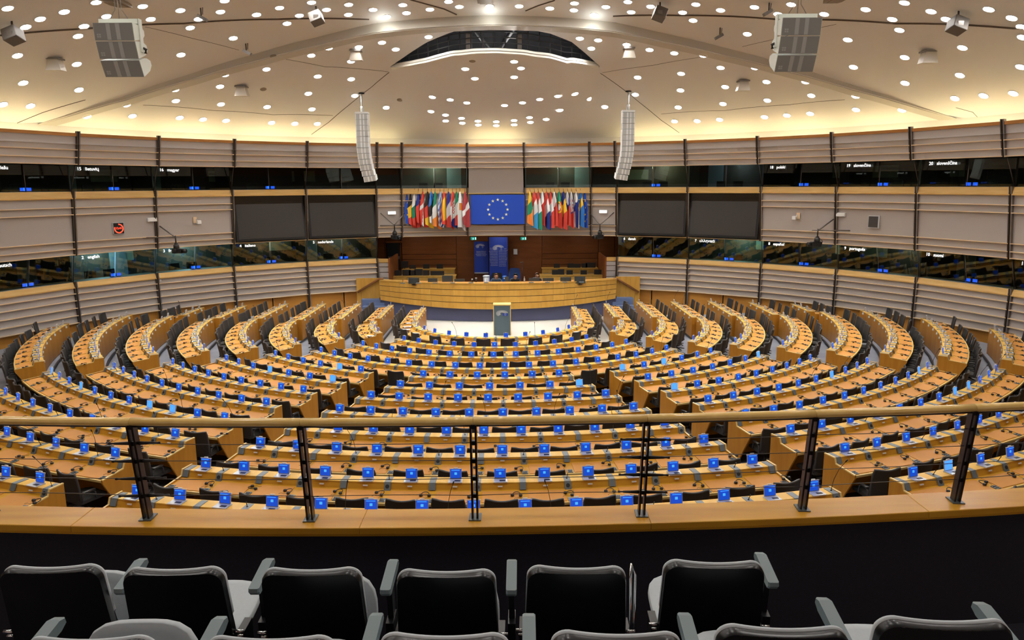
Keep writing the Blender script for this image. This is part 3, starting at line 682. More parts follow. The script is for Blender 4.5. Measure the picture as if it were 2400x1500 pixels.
def headset_mesh():
    g = MB(); pts = []
    for i in range(9):
        t = pi*i/8; pts.append((.082*cos(t), .10*sin(t), .012+.02*sin(t)))
    g.tube(pts, .0075, 5); g.lathe([(.034, 0), (.036, .012), (.03, .03)], 10, 0, (.080, -.01, 0)); g.lathe([(.034, 0), (.036, .012), (.03, .03)], 10, 0, (-.078, -.01, 0))
    g.tube([(.08, -.03, .01), (.05, -.09, .008), (-.02, -.11, .006), (-.03, -.16, .003)], .003, 4); return g.mesh('headset', black_plastic)
HS = headset_mesh()
WHERE = {'front': 'the wide front desk', 'centre': 'the centre block desk', 'left inner': 'the desk left of centre', 'right inner': 'the desk right of centre',
         'left wing': 'the left wing desk', 'right wing': 'the right wing desk', 'left far': 'the far left straight desk', 'right far': 'the far right straight desk'}
def where(row, blk, i, n):
    if 'wing' in blk: e = i if 'right' in blk else n+1-i; return '%s from the aisle, %s, %s row' % (ordn(e), WHERE[blk], ordn(row))
    if 'far' in blk: e = i if 'right' in blk else n+1-i; return '%s from the near end, %s, %s row' % (ordn(e), WHERE[blk], ordn(row))
    return '%s from left, %s, %s row' % (ordn(i), WHERE[blk], ordn(row))
rnd = random.Random(3)
chairs, cons, heads = [], [], []
for (sx, sy, sz, rz, row, blk, i, n) in SEATS:
    pc = loc2(sx, sy, sz, rz, 0, 1.0, 1.0); a = proj(pc); wv = (row, blk, i, n)
    wing = 'far' in blk or 'wing' in blk
    jit = (rnd.uniform(-.04, .04), rnd.uniform(-.03, .04), rnd.uniform(-.16, .16)); open_ = rnd.random()
    if wing: jit = (jit[0], jit[1]*.5-.05, jit[2]*1.3)
    if -60 < a[0] < 2460 and a[1] < 1215: chairs.append((a[2], loc2(sx, sy, sz, rz, jit[0], .735+jit[1], 0), rz+jit[2], wv))
    pl = loc2(sx, sy, sz, rz, 0, .08, .852); a = proj(pl)
    if -30 < a[0] < 2430 and a[1] < 1215: cons.append((a[2], pl, rz+rnd.uniform(-.06, .06), wv, rnd.random() < (.14 if blk in ('right inner', 'left inner') else .02)))
    hx = .33; pp = loc2(sx, sy, sz, rz, rnd.uniform(.25, .37), rnd.uniform(.42, .54), .742); a = proj(pp)
    hz = .735
    if -30 < a[0] < 2430 and a[1] < 1200: heads.append((a[2], (pp[0], pp[1], sz+hz+.004), rz+rnd.uniform(-.9, .9)+pi*(rnd.random() < .15), wv))
def rest_mesh(name, parts, items, mats, label, cat):
    g = MB()
    for (_, p, r, *_) in items:
        c, s = cos(r), sin(r)
        for me, mi in parts:
            off = [v.co for v in me.vertices]; g.add([(p[0]+c*v.x-s*v.y, p[1]+s*v.x+c*v.y, p[2]+v.z) for v in off], [tuple(q.vertices) for q in me.polygons], 0)
            for q, src in zip(range(len(g.m)-len(me.polygons), len(g.m)), me.polygons): g.m[q] = mi[src.material_index]; g.sm[q] = src.use_smooth
    o = g.build(name, mats); tag(o, label, cat); o['kind'] = 'stuff'
for lst in (chairs, cons, heads): lst.sort(key=lambda t: t[0])
for (d, p, r, wv) in chairs[:300]:
    wg = 'wing' in wv[1] or 'far' in wv[1]
    root = thing('office_chair', 'black mesh-back office chair, '+where(*wv), 'chair', p, r, 'black office chairs behind the desks')
    root.scale = (1, 1, .85 if wg else .925)
    inst('backrest', CHP['backrest'], root); inst('seat', CHP['seat'], root)
    if d < 24:
        for sx in (-.27, .27): inst('armrest', CHP['armrest'], root, (sx, 0, 0))
        inst('gas_column', CHP['gas_column'], root); sb = inst('star_base', CHP['star_base'], root)
        if d < 17:
            for i in range(5): t = 2*pi*i/5+.3; inst('caster', CHP['caster'], sb, (.30*cos(t), .30*sin(t), 0), t)
    else: inst('star_base', CHP['star_base'], root); inst('gas_column', CHP['gas_column'], root)
rest_mesh('office_chair', [(CHP[k], {0: 0, 1: 1}) for k in ('backrest', 'seat', 'star_base', 'gas_column')], chairs[300:], [chair_mesh, chair_rim], 'black office chairs in the distance along the far wing desks', 'chair')
for (d, p, r, wv, pale) in cons[:300]:
    root = thing('voting_console', ('pale' if pale else 'bright')+' blue screened console, '+where(*wv), 'console', p, r, 'blue screened consoles on the desk ledges')
    root.scale = (1.1, 1.1, 1.08)
    for nm, me in zip(('base', 'screen', 'camera_bar'), CONP if pale else CON): inst(nm, me, root)
rest_mesh('voting_console', [(CON[0], {0: 0, 1: 1}), (CON[1], {0: 0, 1: 2, 2: 2}), (CON[2], {0: 3})], cons[300:], [silver, black_plastic, screen_blue, white_plastic], 'small blue screened consoles along the farthest wing desks', 'console')
for (d, p, r, wv) in heads[:300]:
    hs_ = inst('headset', HS, None, p, r); hs_.scale = (.82, .82, .9); tag(hs_, 'black headset lying '+where(*wv), 'headset', 'black headsets lying on the desks')
rest_mesh('headset', [(HS, {0: 0})], heads[300:], [black_plastic], 'black headsets on the farthest wing desks', 'headset')
# ------------------------------------------------------------------ rostrum recess
YB = 40.3
def bx(name, c, d, m, parent=None, R=None): g = MB(); g.box(c, d, 0, R); return g.build(name, m, parent)
def wallbox(name, px0, py0, px1, py1, Y, th, m, parent):
    a = at(px0, py0, Y); b = at(px1, py1, Y)
    return bx(name, ((a.x+b.x)/2, Y+th/2, (a.z+b.z)/2), (abs(b.x-a.x), th, abs(a.z-b.z)), m, parent)
bw = struct(inst('wall_recess', None))
xs_px = [884, 903, 942, 1070, 1112, 1146, 1193, 1270, 1402, 1440, 1452]
bx('panel', (-.1, YB+.35, 2), (14, .1, 4.4), brown_wall, bw)
for i in range(len(xs_px)-1):
    a, b = at(xs_px[i], 600, YB).x, at(xs_px[i+1], 600, YB).x
    if i == 1: continue
    wide = i in (2, 7)
    if wide:
        for z0, z1 in ((2.62, 3.86), (2.34, 2.60), (2.02, 2.32), (1.72, 2.00), (-.1, 1.70)): bx('wood_panel', ((a+b)/2, YB+.1, (z0+z1)/2), (b-a-.03, .14, z1-z0), brown_wall, bw)
    else: bx('wood_panel', ((a+b)/2, YB+.08, 1.85), (b-a-.03, .14, 4.0), brown_wall, bw)
struct(bx('ceiling', (-.1, 39.65, 3.92), (13, 3.9, .10), brown_wall))
dr = struct(inst('door_1', None)); wallbox('door_leaf', 906, 569, 938, 660, YB, .06, attic_m, dr)
for q in ((903, 566, 906, 660), (938, 566, 942, 660), (903, 565, 942, 569)): wallbox('door_frame', *q, YB-.03, .12, brown_wall, dr)
wallbox('vision_panel', 909, 601, 937, 607, YB-.02, .03, mullion_l, dr)
struct(bx('floor', (-.1, 38.4, .42), (13.4, 5.6, .84), step_blue))
for x in (-4.6, -2.3, 0, 2.3, 4.6):
    l = bpy.data.lights.new('recess_fill_lamp', 'AREA'); l.shape = 'DISK'; l.size = .2; l.energy = 6; l.color = (1, .93, .85)  # fill lamps added under the recess ceiling to lift the dark back wall
    o = bpy.data.objects.new('recess_fill_lamp', l); C.objects.link(o); o.location = (x, 38.9, 3.85)
# curved front of the rostrum
XA, XB_ = at(888, 665, 35.6).x, at(1446, 662, 35.6).x; XM = (XA+XB_)/2; HW = (XB_-XA)/2
def rf(u, v):   # u -1..1 along, v 0 bottom .. 1 top
    k = u*u; zb = .60+.24*k**1.1; zt = 1.80-.02*k; z = zb+(zt-zb)*v
    y = 33.95+1.55*k+.16*v; x = XM+u*HW*(1-.012*(1-v)); return x, y, z
ro = thing('rostrum', 'long curved pale wooden rostrum with grooved boarded front, in front of the brown recess', 'rostrum', (XM, 34.6, 0))
RB = Vector((XM, 34.6, 0)); NP = 22
ws = [(.045*((i*7) % 5-2)) for i in range(NP+1)]
for b, (v0, v1) in enumerate(((0, .232), (.256, .482), (.506, .732), (.756, 1.0))):
    for i in range(NP):
        u0 = -1+2*(i+(ws[i]*.3 if 0 < i else 0))/NP+.0003; u1 = -1+2*(i+1+(ws[i+1]*.3 if i+1 < NP else 0))/NP-.0003
        P = [Vector(rf(u, v))-RB for u, v in ((u0, v0), (u1, v0), (u1, v1), (u0, v1))]; bk = Vector((0, .05, 0))
        g = MB(); g.add(P+[p+bk for p in P], [(0, 1, 2, 3), (7, 6, 5, 4), (0, 4, 5, 1), (3, 2, 6, 7), (0, 3, 7, 4), (1, 5, 6, 2)]); g.build('plank', rostrum_wood, ro)
us = np.linspace(-1, 1, 31)
g = MB(); top = [Vector(rf(u, 1))-RB+Vector((0, -.03, .01)) for u in us]; bk = [p+Vector((0, .62-.1*abs(u), .0)) for p, u in zip(top, us)]; n = len(us)
g.add(top+bk+[p-Vector((0, 0, .05)) for p in top], [(i, i+1, n+i+1, n+i) for i in range(n-1)]+[(2*n+i, 2*n+i+1, i+1, i) for i in range(n-1)]); g.build('desk_top', rostrum_wood, ro)
g = MB(); g.add([p+Vector((0, .10, .006)) for p in top[3:-3]]+[p+Vector((0, -.06, .006)) for p in bk[3:-3]], [(i, i+1, n-6+i+1, n-6+i) for i in range(n-7)]); g.build('leather_inlay', leather, ro)
g = MB(); P = [Vector(rf(u, .01))-RB+Vector((0, .055, 0)) for u in us]; g.add(P+[Vector(rf(u, .985))-RB+Vector((0, .055, 0)) for u in us], [(i, i+1, n+i+1, n+i) for i in range(n-1)]); g.build('backing', kick, ro)
g = MB(); a_ = [Vector((XM+u*HW*1.0, 34.15+1.45*u*u, 0))-RB for u in us]; g.add(a_+[p+Vector((0, .02, .95)) for p in a_], [(i, i+1, n+i+1, n+i) for i in range(n-1)]); g.build('navy_plinth', navy_base, ro)
# side cheeks with sloping handrails, steps
for s, (p0, p1) in ((-1, (835, 890)), (1, (1443, 1500))):
    Yc_ = 36.05; ck = thing('stair_cheek', 'pale boarded side wall with brown sloping handrail, %s of the rostrum' % SIDE[s], 'wall panel', (0, Yc_, 0))
    Yc = 36.05; a, b = at(p0, 655, Yc), at(p1, 655, Yc); x0, x1 = sorted((a.x, b.x)); zt = at(1165, 650, Yc).z
    nb = 5
    for i in range(nb):
        xa, xb = x0+(x1-x0)*i/nb, x0+(x1-x0)*(i+1)/nb; g = MB(); g.box(((xa+xb)/2, 0, zt/2), (xb-xa-.006, .06, zt)); g.build('board', rostrum_wood, ck)
    hi = at(898 if s < 0 else 1438, 653, Yc-.12); lo = at(838 if s < 0 else 1497, 685, Yc-.12); mid = at(888 if s < 0 else 1447, 654, Yc-.12)
    g = MB(); g.tube([(q.x, q.y-Yc_, q.z) for q in (hi, mid, lo)], .055, 8); g.build('handrail', handrail_m, ck)
    st = thing('carpeted_steps', 'blue carpeted steps climbing to the rostrum on its %s side' % SIDE[s], 'steps', (0, 36, 0))
    for i, (pa, pb, py) in enumerate(((843, 905, 728), (849, 905, 719), (863, 908, 710), (877, 905, 701)) if s < 0 else ((1440, 1490, 726), (1438, 1486, 717), (1436, 1472, 708), (1434, 1456, 700))):
        Yi = 34.95+.27*i; q0, q1 = at(pa, py, Yi), at(pb, py, Yi); zt2 = q0.z+.0
        g = MB(); g.box(((q0.x+q1.x)/2, (Yi+36.0)/2-36, zt2/2), (abs(q1.x-q0.x), 36.0-Yi, zt2)); g.build('step', step_blue, st)
# second desk tier left and right of the rostrum
for s, (pa, pb, pf) in ((-1, (838, 1068, 1064)), (1, (1265, 1500, 1270))):
    Yd = 37.6; a, b = at(pa, 650, Yd), at(pb, 650, Yd); zt = at(1165, 647, Yd).z
    d = thing('clerk_desk', 'pale wooden clerks desk with monitors behind the rostrum, %s side' % SIDE[s], 'desk', ((a.x+b.x)/2, Yd, .84)); hw = (b.x-a.x)/2
    for i in range(8): g = MB(); g.box((-hw+hw*2*(i+.5)/8, 0, (zt-.84)/2), (hw*2/8-.008, .05, zt-.84)); g.build('board', rostrum_wood, d)
    g = MB(); g.box((0, .35, zt-.84), (hw*2, .8, .04)); g.build('desk_top', rostrum_wood, d)
    Yr = 38.9; pr0, pr1 = ((942, 1066) if s < 0 else (1270, 1402)); a2, b2 = at(pr0, 640, Yr), at(pr1, 640, Yr); z2 = at(1165, 631, Yr).z
    d2 = thing('clerk_desk', 'raised rear wooden desk against the brown wall, %s of the banner' % SIDE[s], 'desk', ((a2.x+b2.x)/2, Yr, .84)); hw = (b2.x-a2.x)/2
    g = MB(); g.box((0, 0, (z2-.84)/2), (hw*2, .05, z2-.84)); g.build('front_panel', rostrum_wood, d2); g = MB(); g.box((0, .35, z2-.84), (hw*2, .8, .04)); g.build('desk_top', rostrum_wood, d2)
    g = MB(); g.box((0, -.03, z2-.84-.30), (hw*1.9, .02, .16)); g.build('grey_strip', grey_plate, d2)
def monitor(px, py, wpx, hpx, Y, label, m=black_plastic, tilt=0.0):
    c = at(px, py, Y); k = 43.0*40/Y*.93; wv, hv = wpx/k, hpx/k
    o = thing('monitor', label, 'monitor', (c.x, c.y, c.z-hv/2-.06), tilt, 'dark monitors of the rostrum')
    g = MB(); g.box((0, 0, .06+hv/2), (wv, .04, hv)); bev(g.build('panel', m, o), .01)
    g = MB(); g.box((0, .05, .04), (.05, .04, .14)); g.box((0, .05, .0), (.22, .16, .015)); g.build('stand', black_plastic, o)
slate = mat('slate_back', (.03, .04, .045), .4)
for i, (px, py, a, b) in enumerate([(970, 658, 24, 13), (1014, 659, 21, 13), (1049, 656, 24, 19), (1077, 660, 23, 12)]): monitor(px, py, a, b, 34.75, 'slate monitor seen from behind on the rostrum, %s from left' % ordn(i+1), slate)
for i, (px, py, a, b) in enumerate([(1188, 657, 9, 17), (1252, 659, 24, 14), (1285, 659, 24, 14), (1326, 657, 24, 14), (1359, 656, 24, 15)]): monitor(px, py, a, b, 34.75, 'slate monitor seen from behind on the rostrum, right half, %s from centre' % ordn(i+1), slate)
for i, (px, py, a, b) in enumerate([(933, 640, 15, 12), (953, 639, 18, 13), (966, 640, 15, 12), (981, 638, 18, 14), (999, 640, 14, 12), (1025, 641, 30, 11)]): monitor(px, py, a, b, 37.9, 'black monitor on the lower left clerks desk, %s from left' % ordn(i+1))
for i, (px, py, a, b) in enumerate([(948, 620, 16, 15), (967, 627, 14, 11), (999, 625, 14, 11), (1031, 625, 14, 11)]): monitor(px, py, a, b, 39.2, 'black monitor on the rear left desk, %s from left' % ordn(i+1))
for i, (px, py, a, b) in enumerate([(1301, 639, 14, 12), (1315, 638, 14, 13), (1335, 639, 14, 11), (1368, 639, 14, 11), (1401, 639, 16, 13), (1427, 630, 15, 9)]): monitor(px, py, a, b, 37.9, 'black monitor on the lower right clerks desk, %s from left' % ordn(i+1))
for i, (px, py, a, b) in enumerate([(1305, 624, 13, 11), (1337, 623, 13, 11), (1352, 624, 17, 11), (1370, 623, 13, 11), (1384, 623, 22, 14)]): monitor(px, py, a, b, 39.2, 'black monitor on the rear right desk, %s from left' % ordn(i+1))
for i, px in enumerate((944, 981, 1020, 1061, 1104, 1140, 1245, 1283, 1324, 1363)):
    c = at(px, 666, 34.2); o = thing('desk_microphone_unit', 'small white desk microphone unit on the rostrum, %s from left' % ordn(i+1), 'microphone', (c.x, c.y, 1.815), 0, 'white microphone units on the rostrum')
    g = MB(); g.box((0, 0, .02), (.22, .12, .035)); g.build('base', grey_plate, o); g = MB(); g.tube([(0, 0, .03), (.01, -.03, .16), (.02, -.08, .22)], .008, 5); g.build('gooseneck', black_plastic, o)
# lectern
def ep_logo(parent, c, wd, R, mw):      # hemicycle of dashes with the small blue flag
    h = wd*.55
    for ring in range(5):
        r = .5-.075*ring; pts = []
        for i in range(25):
            a = pi*(-.05+1.32*i/24); x = -.0+r*cos(a)*wd; z = r*sin(a)*h*1.0
            if x > .05*wd and z < .04*h: continue
            pts.append(x); g = None
            if i % 1 == 0:
                g = 1
                LG.append((Vector((c.x+x, c.y, c.z+z)), wd*.022))
    gg = MB()
    for p, s in LG: gg.box(p, (s*1.9, .006, s*1.25))
    LG.clear(); gg.build('logo_seats', mw, parent)
    fb = MB(); fb.box((c.x+wd*.28, c.y-.002, c.z-h*.18), (wd*.42, .008, h*.40)); fo = fb.build('logo_flag', eu_blue, parent)
    st = MB()
    for i in range(12): a = 2*pi*i/12; st.box((c.x+wd*.28+cos(a)*h*.13, c.y-.008, c.z-h*.18+sin(a)*h*.13), (.012*wd*2, .004, .012*wd*2))
    st.build('logo_stars', eu_yellow, fo)
LG = []
lc = at(1176, 790, 30.9); Yl = 30.9; la_, lb_ = at(1156, 715, Yl), at(1197, 715, Yl); zt = la_.z; wl = lb_.x-la_.x; xm = (la_.x+lb_.x)/2
lt = thing('lectern', 'tall slate grey lectern with white hemicycle emblem on the pale podium floor', 'lectern', (xm, Yl, 0))
g = MB(); g.box((0, 0, zt/2-.01), (wl*.94, .04, zt-.04)); g.build('front_panel', lectern_grey, lt)
for sx in (-1, 1): g = MB(); g.box((sx*wl*.485, .22, zt/2), (.03, .5, zt)); g.build('side_panel', wood_edge, lt)
g = MB(); g.box((0, .22, zt+.01), (wl*1.02, .56, .04)); g.build('top', wood_edge, lt)
g = MB(); g.box((0, .2, .06), (wl*.9, .45, .12)); g.build('foot', lectern_grey, lt)
ep_logo(lt, Vector((0, -.03, zt-.36)), wl*.66, None, text_white)
# banners behind the rostrum
EPN = ['European Parliament', 'Parlement européen', 'Europäisches Parlament', 'Parlamento europeo', 'Parlamento Europeu', 'Europees Parlement', 'Europa-Parlamentet', 'Euroopan parlamentti', 'Parlament Europejski', 'Evropský parlament', 'Európai Parlament', 'Eiropas Parlaments', 'Evropski parlament']
for nm, (p0, p1, py0, py1), YY, rows in (('folding_banner', (1111, 1145, 566, 638), 40.0, 4), ('roll_up_banner', (1146, 1190, 556, 660), 39.6, 12)):
    a, b = at(p0, py0, YY), at(p1, py1, YY); o = thing(nm, 'narrow deep blue banner with emblem partly hidden, left of the full banner' if rows == 4 else 'tall deep blue banner with white emblem and two text columns', 'banner', ((a.x+b.x)/2, YY, b.z))
    g = MB(); g.box((0, 0, (a.z-b.z)/2), (b.x-a.x, .03, a.z-b.z)); g.build('sheet', banner_blue, o)
    g = MB(); g.box((0, 0, -.03), (b.x-a.x, .14, .06)); g.build('foot', silver, o)
    H = a.z-b.z; wv = b.x-a.x
    if rows == 12:
        ep_logo(o, Vector((0, -.02, at(1165, 581, YY).z-b.z)), wv*.58, None, text_white)
        text('printed_text', '\n'.join(EPN[:12]), .05, o, (-.03, -.02, at(1165, 602, YY).z-b.z), (pi/2, 0, 0), text_white, 'RIGHT', .001, 1.7)
        text('printed_text', '\n'.join(EPN[1:13]), .05, o, (.03, -.02, at(1165, 603, YY).z-b.z), (pi/2, 0, 0), text_white, 'LEFT', .001, 1.7)
    else:
        ep_logo(o, Vector((-.05, -.02, at(1165, 577, YY).z-b.z)), wv*.62, None, text_white)
        text('printed_text', '\n'.join(EPN[:4]), .062, o, (0, -.02, at(1165, 594, YY).z-b.z), (pi/2, 0, 0), text_white, 'CENTER', .001, 1.25)
# exit signs, notice, mic stand, bin, chair, bottle, helmet-like blue box
for i, (px, py) in enumerate(((1110, 559), (1227, 559))):
    c = at(px, py, 38.6); o = thing('exit_sign', 'small green running-man exit sign, %s of the two above the recess' % ('left', 'right')[i], 'sign', (c.x, c.y, c.z))
    g = MB(); g.box((0, 0, 0), (.29, .05, .15)); g.build('panel', exit_green, o)
    g = MB(); g.box((.105, -.03, 0), (.05, .01, .12)); g.box((-.02, -.03, .03), (.025, .01, .03)); g.box((-.025, -.03, -.01), (.06, .01, .02), 0, Matrix.Rotation(.6, 3, 'Y')); g.box((-.03, -.03, -.045), (.07, .01, .016), 0, Matrix.Rotation(-.7, 3, 'Y')); g.build('pictogram', exit_white, o)
c = at(1208, 590, YB-.1); o = thing('wall_notice', 'pale framed notice on the brown wall right of the blue banner', 'sign', tuple(c))
g = MB(); g.box((0, 0, 0), (.22, .03, .30)); g.build('frame', silver, o); g = MB(); g.box((0, -.02, 0), (.18, .01, .26)); g.build('sheet', paper_m, o)
c = at(1224, 660, 38.0); o = thing('microphone_stand', 'thin dark microphone stand beside the seated man in black', 'stand', (c.x, c.y, .84)); zt = at(1224, 615, 38.0).z-.84
g = MB(); g.tube([(0, 0, 0), (0, 0, zt)], .018, 6); g.build('pole', mullion_m, o); g = MB(); g.tube([(-.12, 0, zt), (.06, 0, zt+.02)], .02, 6); g.build('boom', mullion_l, o); g = MB(); g.lathe([(.16, 0), (.16, .03), (.02, .05)], 12); g.build('foot', black_plastic, o)
c = at(1140, 657, 37.2); o = thing('waste_bin', 'grey ribbed waste bin with lid, left of the seated man', 'bin', (c.x, c.y, .84)); zt = at(1140, 648, 37.2).z-.84
g = MB(); g.lathe([(.13, 0), (.165, zt)], 16); g.build('body', silver, o); g = MB(); g.lathe([(.18, zt), (.18, zt+.04), (.10, zt+.07)], 16); g.build('lid', white_plastic, o)
c = at(1183, 655, 35.6); o = thing('desk_tub', 'round bright blue tub with white label between the seated men', 'tub', (c.x, c.y, at(1183, 662, 35.6).z))
g = MB(); g.lathe([(.10, 0), (.12, .05), (.12, .28), (.10, .33)], 14); g.build('body', mat('bright_blue', (.01, .10, .42), .4), o); g = MB(); g.box((0, -.122, .22), (.11, .01, .06)); g.build('label', text_white, o)
c = at(1229, 664, 34.5); o = thing('water_bottle', 'clear bottle with white cap standing on the rostrum', 'bottle', (c.x, c.y, 1.815))
g = MB(); g.lathe([(.035, 0), (.037, .15), (.014, .2), (.014, .23)], 10); g.build('body', silver, o); g = MB(); g.lathe([(.018, .23), (.018, .26)], 10); g.build('cap', white_plastic, o)
for i, (px, wd, hd) in enumerate(((1107, 5, .13), (1116, 4, .18))):
    c = at(px, 664, 34.6); o = thing('cup', 'black cup on the rostrum, %s of two beside the bin' % ('left', 'right')[i], 'cup', (c.x, c.y, 1.815))
    g = MB(); g.lathe([(.035, 0), (.042, hd)], 10); g.build('body', black_plastic, o); g = MB(); g.lathe([(.045, hd), (.045, hd+.015)], 10); g.build('lid', white_plastic, o)
def tall_chair(px, Y, top, label, m):
    c = at(px, 660, Y); zt = at(px, top, Y).z; o = thing('presidency_chair', label, 'chair', (c.x, c.y, .84), 0)
    g = MB(); g.grid(lambda u, v: ((u-.5)*.62*(1-.25*max(0, v-.7)/.3), .06+.08*(2*u-1)**2*-1+.08, .45+(zt-1.29)*v), 8, 8); g.grid(lambda u, v: ((.5-u)*.62*(1-.25*max(0, v-.7)/.3), .02+.08*(2*u-1)**2*-1+.08-.06+.12, .45+(zt-1.29)*v), 8, 8); g.build('backrest', m, o)
    g = MB(); g.box((0, -.15, .44), (.56, .5, .1)); bev(g.build('seat', m, o), .03); g = MB(); g.lathe([(.28, 0), (.05, .06), (.04, .40)], 10); g.build('pedestal', black_plastic, o)
tall_chair(1206, 37.2, 629, 'tall dark blue presidency chair behind the man in black', mat('chair_blue', (.008, .03, .12), .6))
tall_chair(1164, 36.6, 640, 'black high chair behind the man in the blue shirt', black_plastic)
for q, (px, py, rz_) in enumerate(((978, 733, .3), (968, 743, .4), (961, 757, .3), (955, 766, .2), (952, 772, .1), (974, 781, -.3), (869, 787, -.4), (1354, 778, .3))):
    p = atz(px, py, .775 if px > 900 else .83); o = thing('document', 'white printed paper on the %s desk, %s' % (('innermost left' if px < 1100 else 'innermost right') if px > 900 else 'second left wing', ('farthest from the camera', 'second farthest', 'third farthest', 'fourth farthest', 'fifth farthest', 'near the bend of the desk', 'at its near end', 'beside the headsets')[q]), 'paper', tuple(p), rz_)
    g = MB(); g.box((0, 0, 0), (.30, .21, .004)); g.build('sheet', paper_m, o); g = MB(); g.box((.02, .02, .004), (.22, .12, .002)); g.build('printed_area', silver, o)
# ------------------------------------------------------------------ people at the rostrum
def skin_fig(name, verts, edges, radii, m, parent):
    me = bpy.data.meshes.new(name); me.from_pydata(verts, edges, []); o = bpy.data.objects.new(name, me); C.objects.link(o); o.parent = parent
    md = o.modifiers.new('skin', 'SKIN'); md.use_smooth_shade = True
    for i, r in enumerate(radii): me.skin_vertices[0].data[i].radius = (r, r*(.72 if name == 'shirt' and i < 4 else 1)) if i < 4 else (r, r)
    me.skin_vertices[0].data[0].use_root = True
    o.modifiers.new('sub', 'SUBSURF').levels = 1; o.modifiers['sub'].render_levels = 2; me.materials.append(m); return o
def person(px, py, Y, label, shirt_c, hair_c, turn=0.0, lean=.1, bald=False):
    c = at(px, py, Y); zs = c.z-.975          # head centre 1.02 above pelvis line... seat datum
    o = thing('person', label, 'person', (c.x, c.y+.12, zs), turn)
    L = lean
    V = [(0, 0, .25), (0, -.02, .45), (0, -.05-L*.3, .66), (0, -.07-L*.5, .80), (0, -.12-L*.8, .87), (0, -.165-L, .95), (0, -.175-L, 1.03)]
    Rd = [.15, .15, .165, .10, .048, .076, .078]; E = [(0, 1), (1, 2), (2, 3), (3, 4), (4, 5), (5, 6)]
    def arm(s, V, E, Rd, root, hand=True, scale=1.0):
        b = len(V); V += [(s*.205, -.06-L*.45, .77), (s*.275, -.14-L*.5, .57), (s*.17, -.36-L*.5, .49)]; Rd += [.062*scale, .052*scale, .040*scale]; E += [(root, b), (b, b+1), (b+1, b+2)]
        if hand:
            V += [(s*.10, -.42-L*.5, .48)]; Rd += [.036]; E += [(b+2, b+3)]
            for q in range(4): k = len(V); V += [(s*(.115-.022*q), -.47-L*.5, .462-.004*q), (s*(.11-.022*q), -.50-L*.5-(.012 if q in (1, 2) else 0), .447)]; Rd += [.0095, .008]; E += [(b+3, k), (k, k+1)]
            k = len(V); V += [(s*.05, -.41-L*.5, .475), (s*.03, -.45-L*.5, .465)]; Rd += [.011, .009]; E += [(b+3, k), (k, k+1)]
    arm(-1, V, E, Rd, 3); arm(1, V, E, Rd, 3)
    for s in (-1, 1):
        b = len(V); V += [(s*.10, -.05, .20), (s*.12, -.46, .20), (s*.12, -.46, -.18), (s*.12, -.58, -.22)]; Rd += [.085, .068, .045, .035]; E += [(0, b), (b, b+1), (b+1, b+2), (b+2, b+3)]
    skin_fig('body', V, E, Rd, skin_m, o)
    V2 = [(0, 0, .22), (0, -.02, .45), (0, -.05-L*.3, .66), (0, -.095-L*.62, .80), (0, -.125-L*.82, .865)]; R2 = [.18, .175, .195, .155, .072]; E2 = [(0, 1), (1, 2), (2, 3), (3, 4)]
    arm(-1, V2, E2, R2, 3, False, 1.22); arm(1, V2, E2, R2, 3, False, 1.22)
    skin_fig('shirt', V2, E2, R2, mat('cloth_%d' % px, shirt_c, .8), o)
    hc = Vector((0, -.185-L, .975)); hm = MB()
    def hf(u, v):
        a = 2*pi*u; fr = min(1, max(0, (.35-sin(a))/.9)); e0 = -.45+1.35*fr*fr*(3-2*fr); e = e0+(pi/2-e0)*v
        return (hc.x+.098*cos(a)*cos(e), hc.y+.022+.112*sin(a)*cos(e), hc.z+.030+.110*sin(e))
    hm.grid(hf, 20, 8); hm.build('hair', mat('hair_%d' % px, hair_c, .7), o)
    f = MB()
    for s in (-1, 1):
        f.lathe([(.004, -.006), (.011, 0), (.004, .006)], 8, 0, (hc.x+s*.034, hc.y-.085, hc.z)); f.lathe([(.006, -.02), (.016, 0), (.006, .025)], 6, 1, (hc.x+s*.092, hc.y+.01, hc.z-.01))
    f.box((hc.x, hc.y-.098, hc.z-.025), (.022, .03, .04), 1); f.box((hc.x, hc.y-.088, hc.z-.062), (.045, .012, .010), 2); f.build('face', [black_plastic, skin_m, mat('lips', (.28, .09, .08), .5)], o)
    return o
person(1163, 646, 35.05, 'man in a denim blue shirt looking down at the rostrum desk', (.05, .085, .14), (.16, .08, .035), 0, .14)
person(1206, 646, 35.1, 'man in black shirt with dark hair looking down, before the blue chair', (.012, .013, .018), (.02, .018, .016), .15, .13)
person(1255, 645, 35.25, 'balding man in dark clothes behind a monitor, rightmost at the rostrum', (.03, .025, .035), (.17, .10, .075), .3, .06, True)

# ------------------------------------------------------------------ flags and the flag panel
fp = thing('star_flag', 'flat blue flag panel with a ring of twelve cream stars on the back wall', 'flag', (0, 0, 0))
a, b = at(1103, 457, 36.95), at(1230, 525, 36.95)
cpan = Vector(((a.x+b.x)/2, 36.97, (a.z+b.z)/2)); fp.location = cpan
g = MB(); g.box((0, 0, 0), (b.x-a.x, .06, a.z-b.z)); g.build('sheet', eu_blue, fp)
def star(c, r):
    vs = []
    for i in range(10):
        t = pi/2+2*pi*i/10; q = r if i % 2 == 0 else r*.382; vs.append((c[0]+q*cos(t), c[1], c[2]+q*sin(t)))
    return vs
for i in range(12):
    t = pi/2-2*pi*i/12; s_ = star((cos(t)*.485, -.034, sin(t)*.485), .085); g = MB(); g.add(s_+[(p[0], p[1]+.006, p[2]) for p in s_], [tuple(range(9, -1, -1))]+[(k, (k+1) % 10, 10+(k+1) % 10, 10+k) for k in range(10)]); g.build('star', eu_yellow, fp)
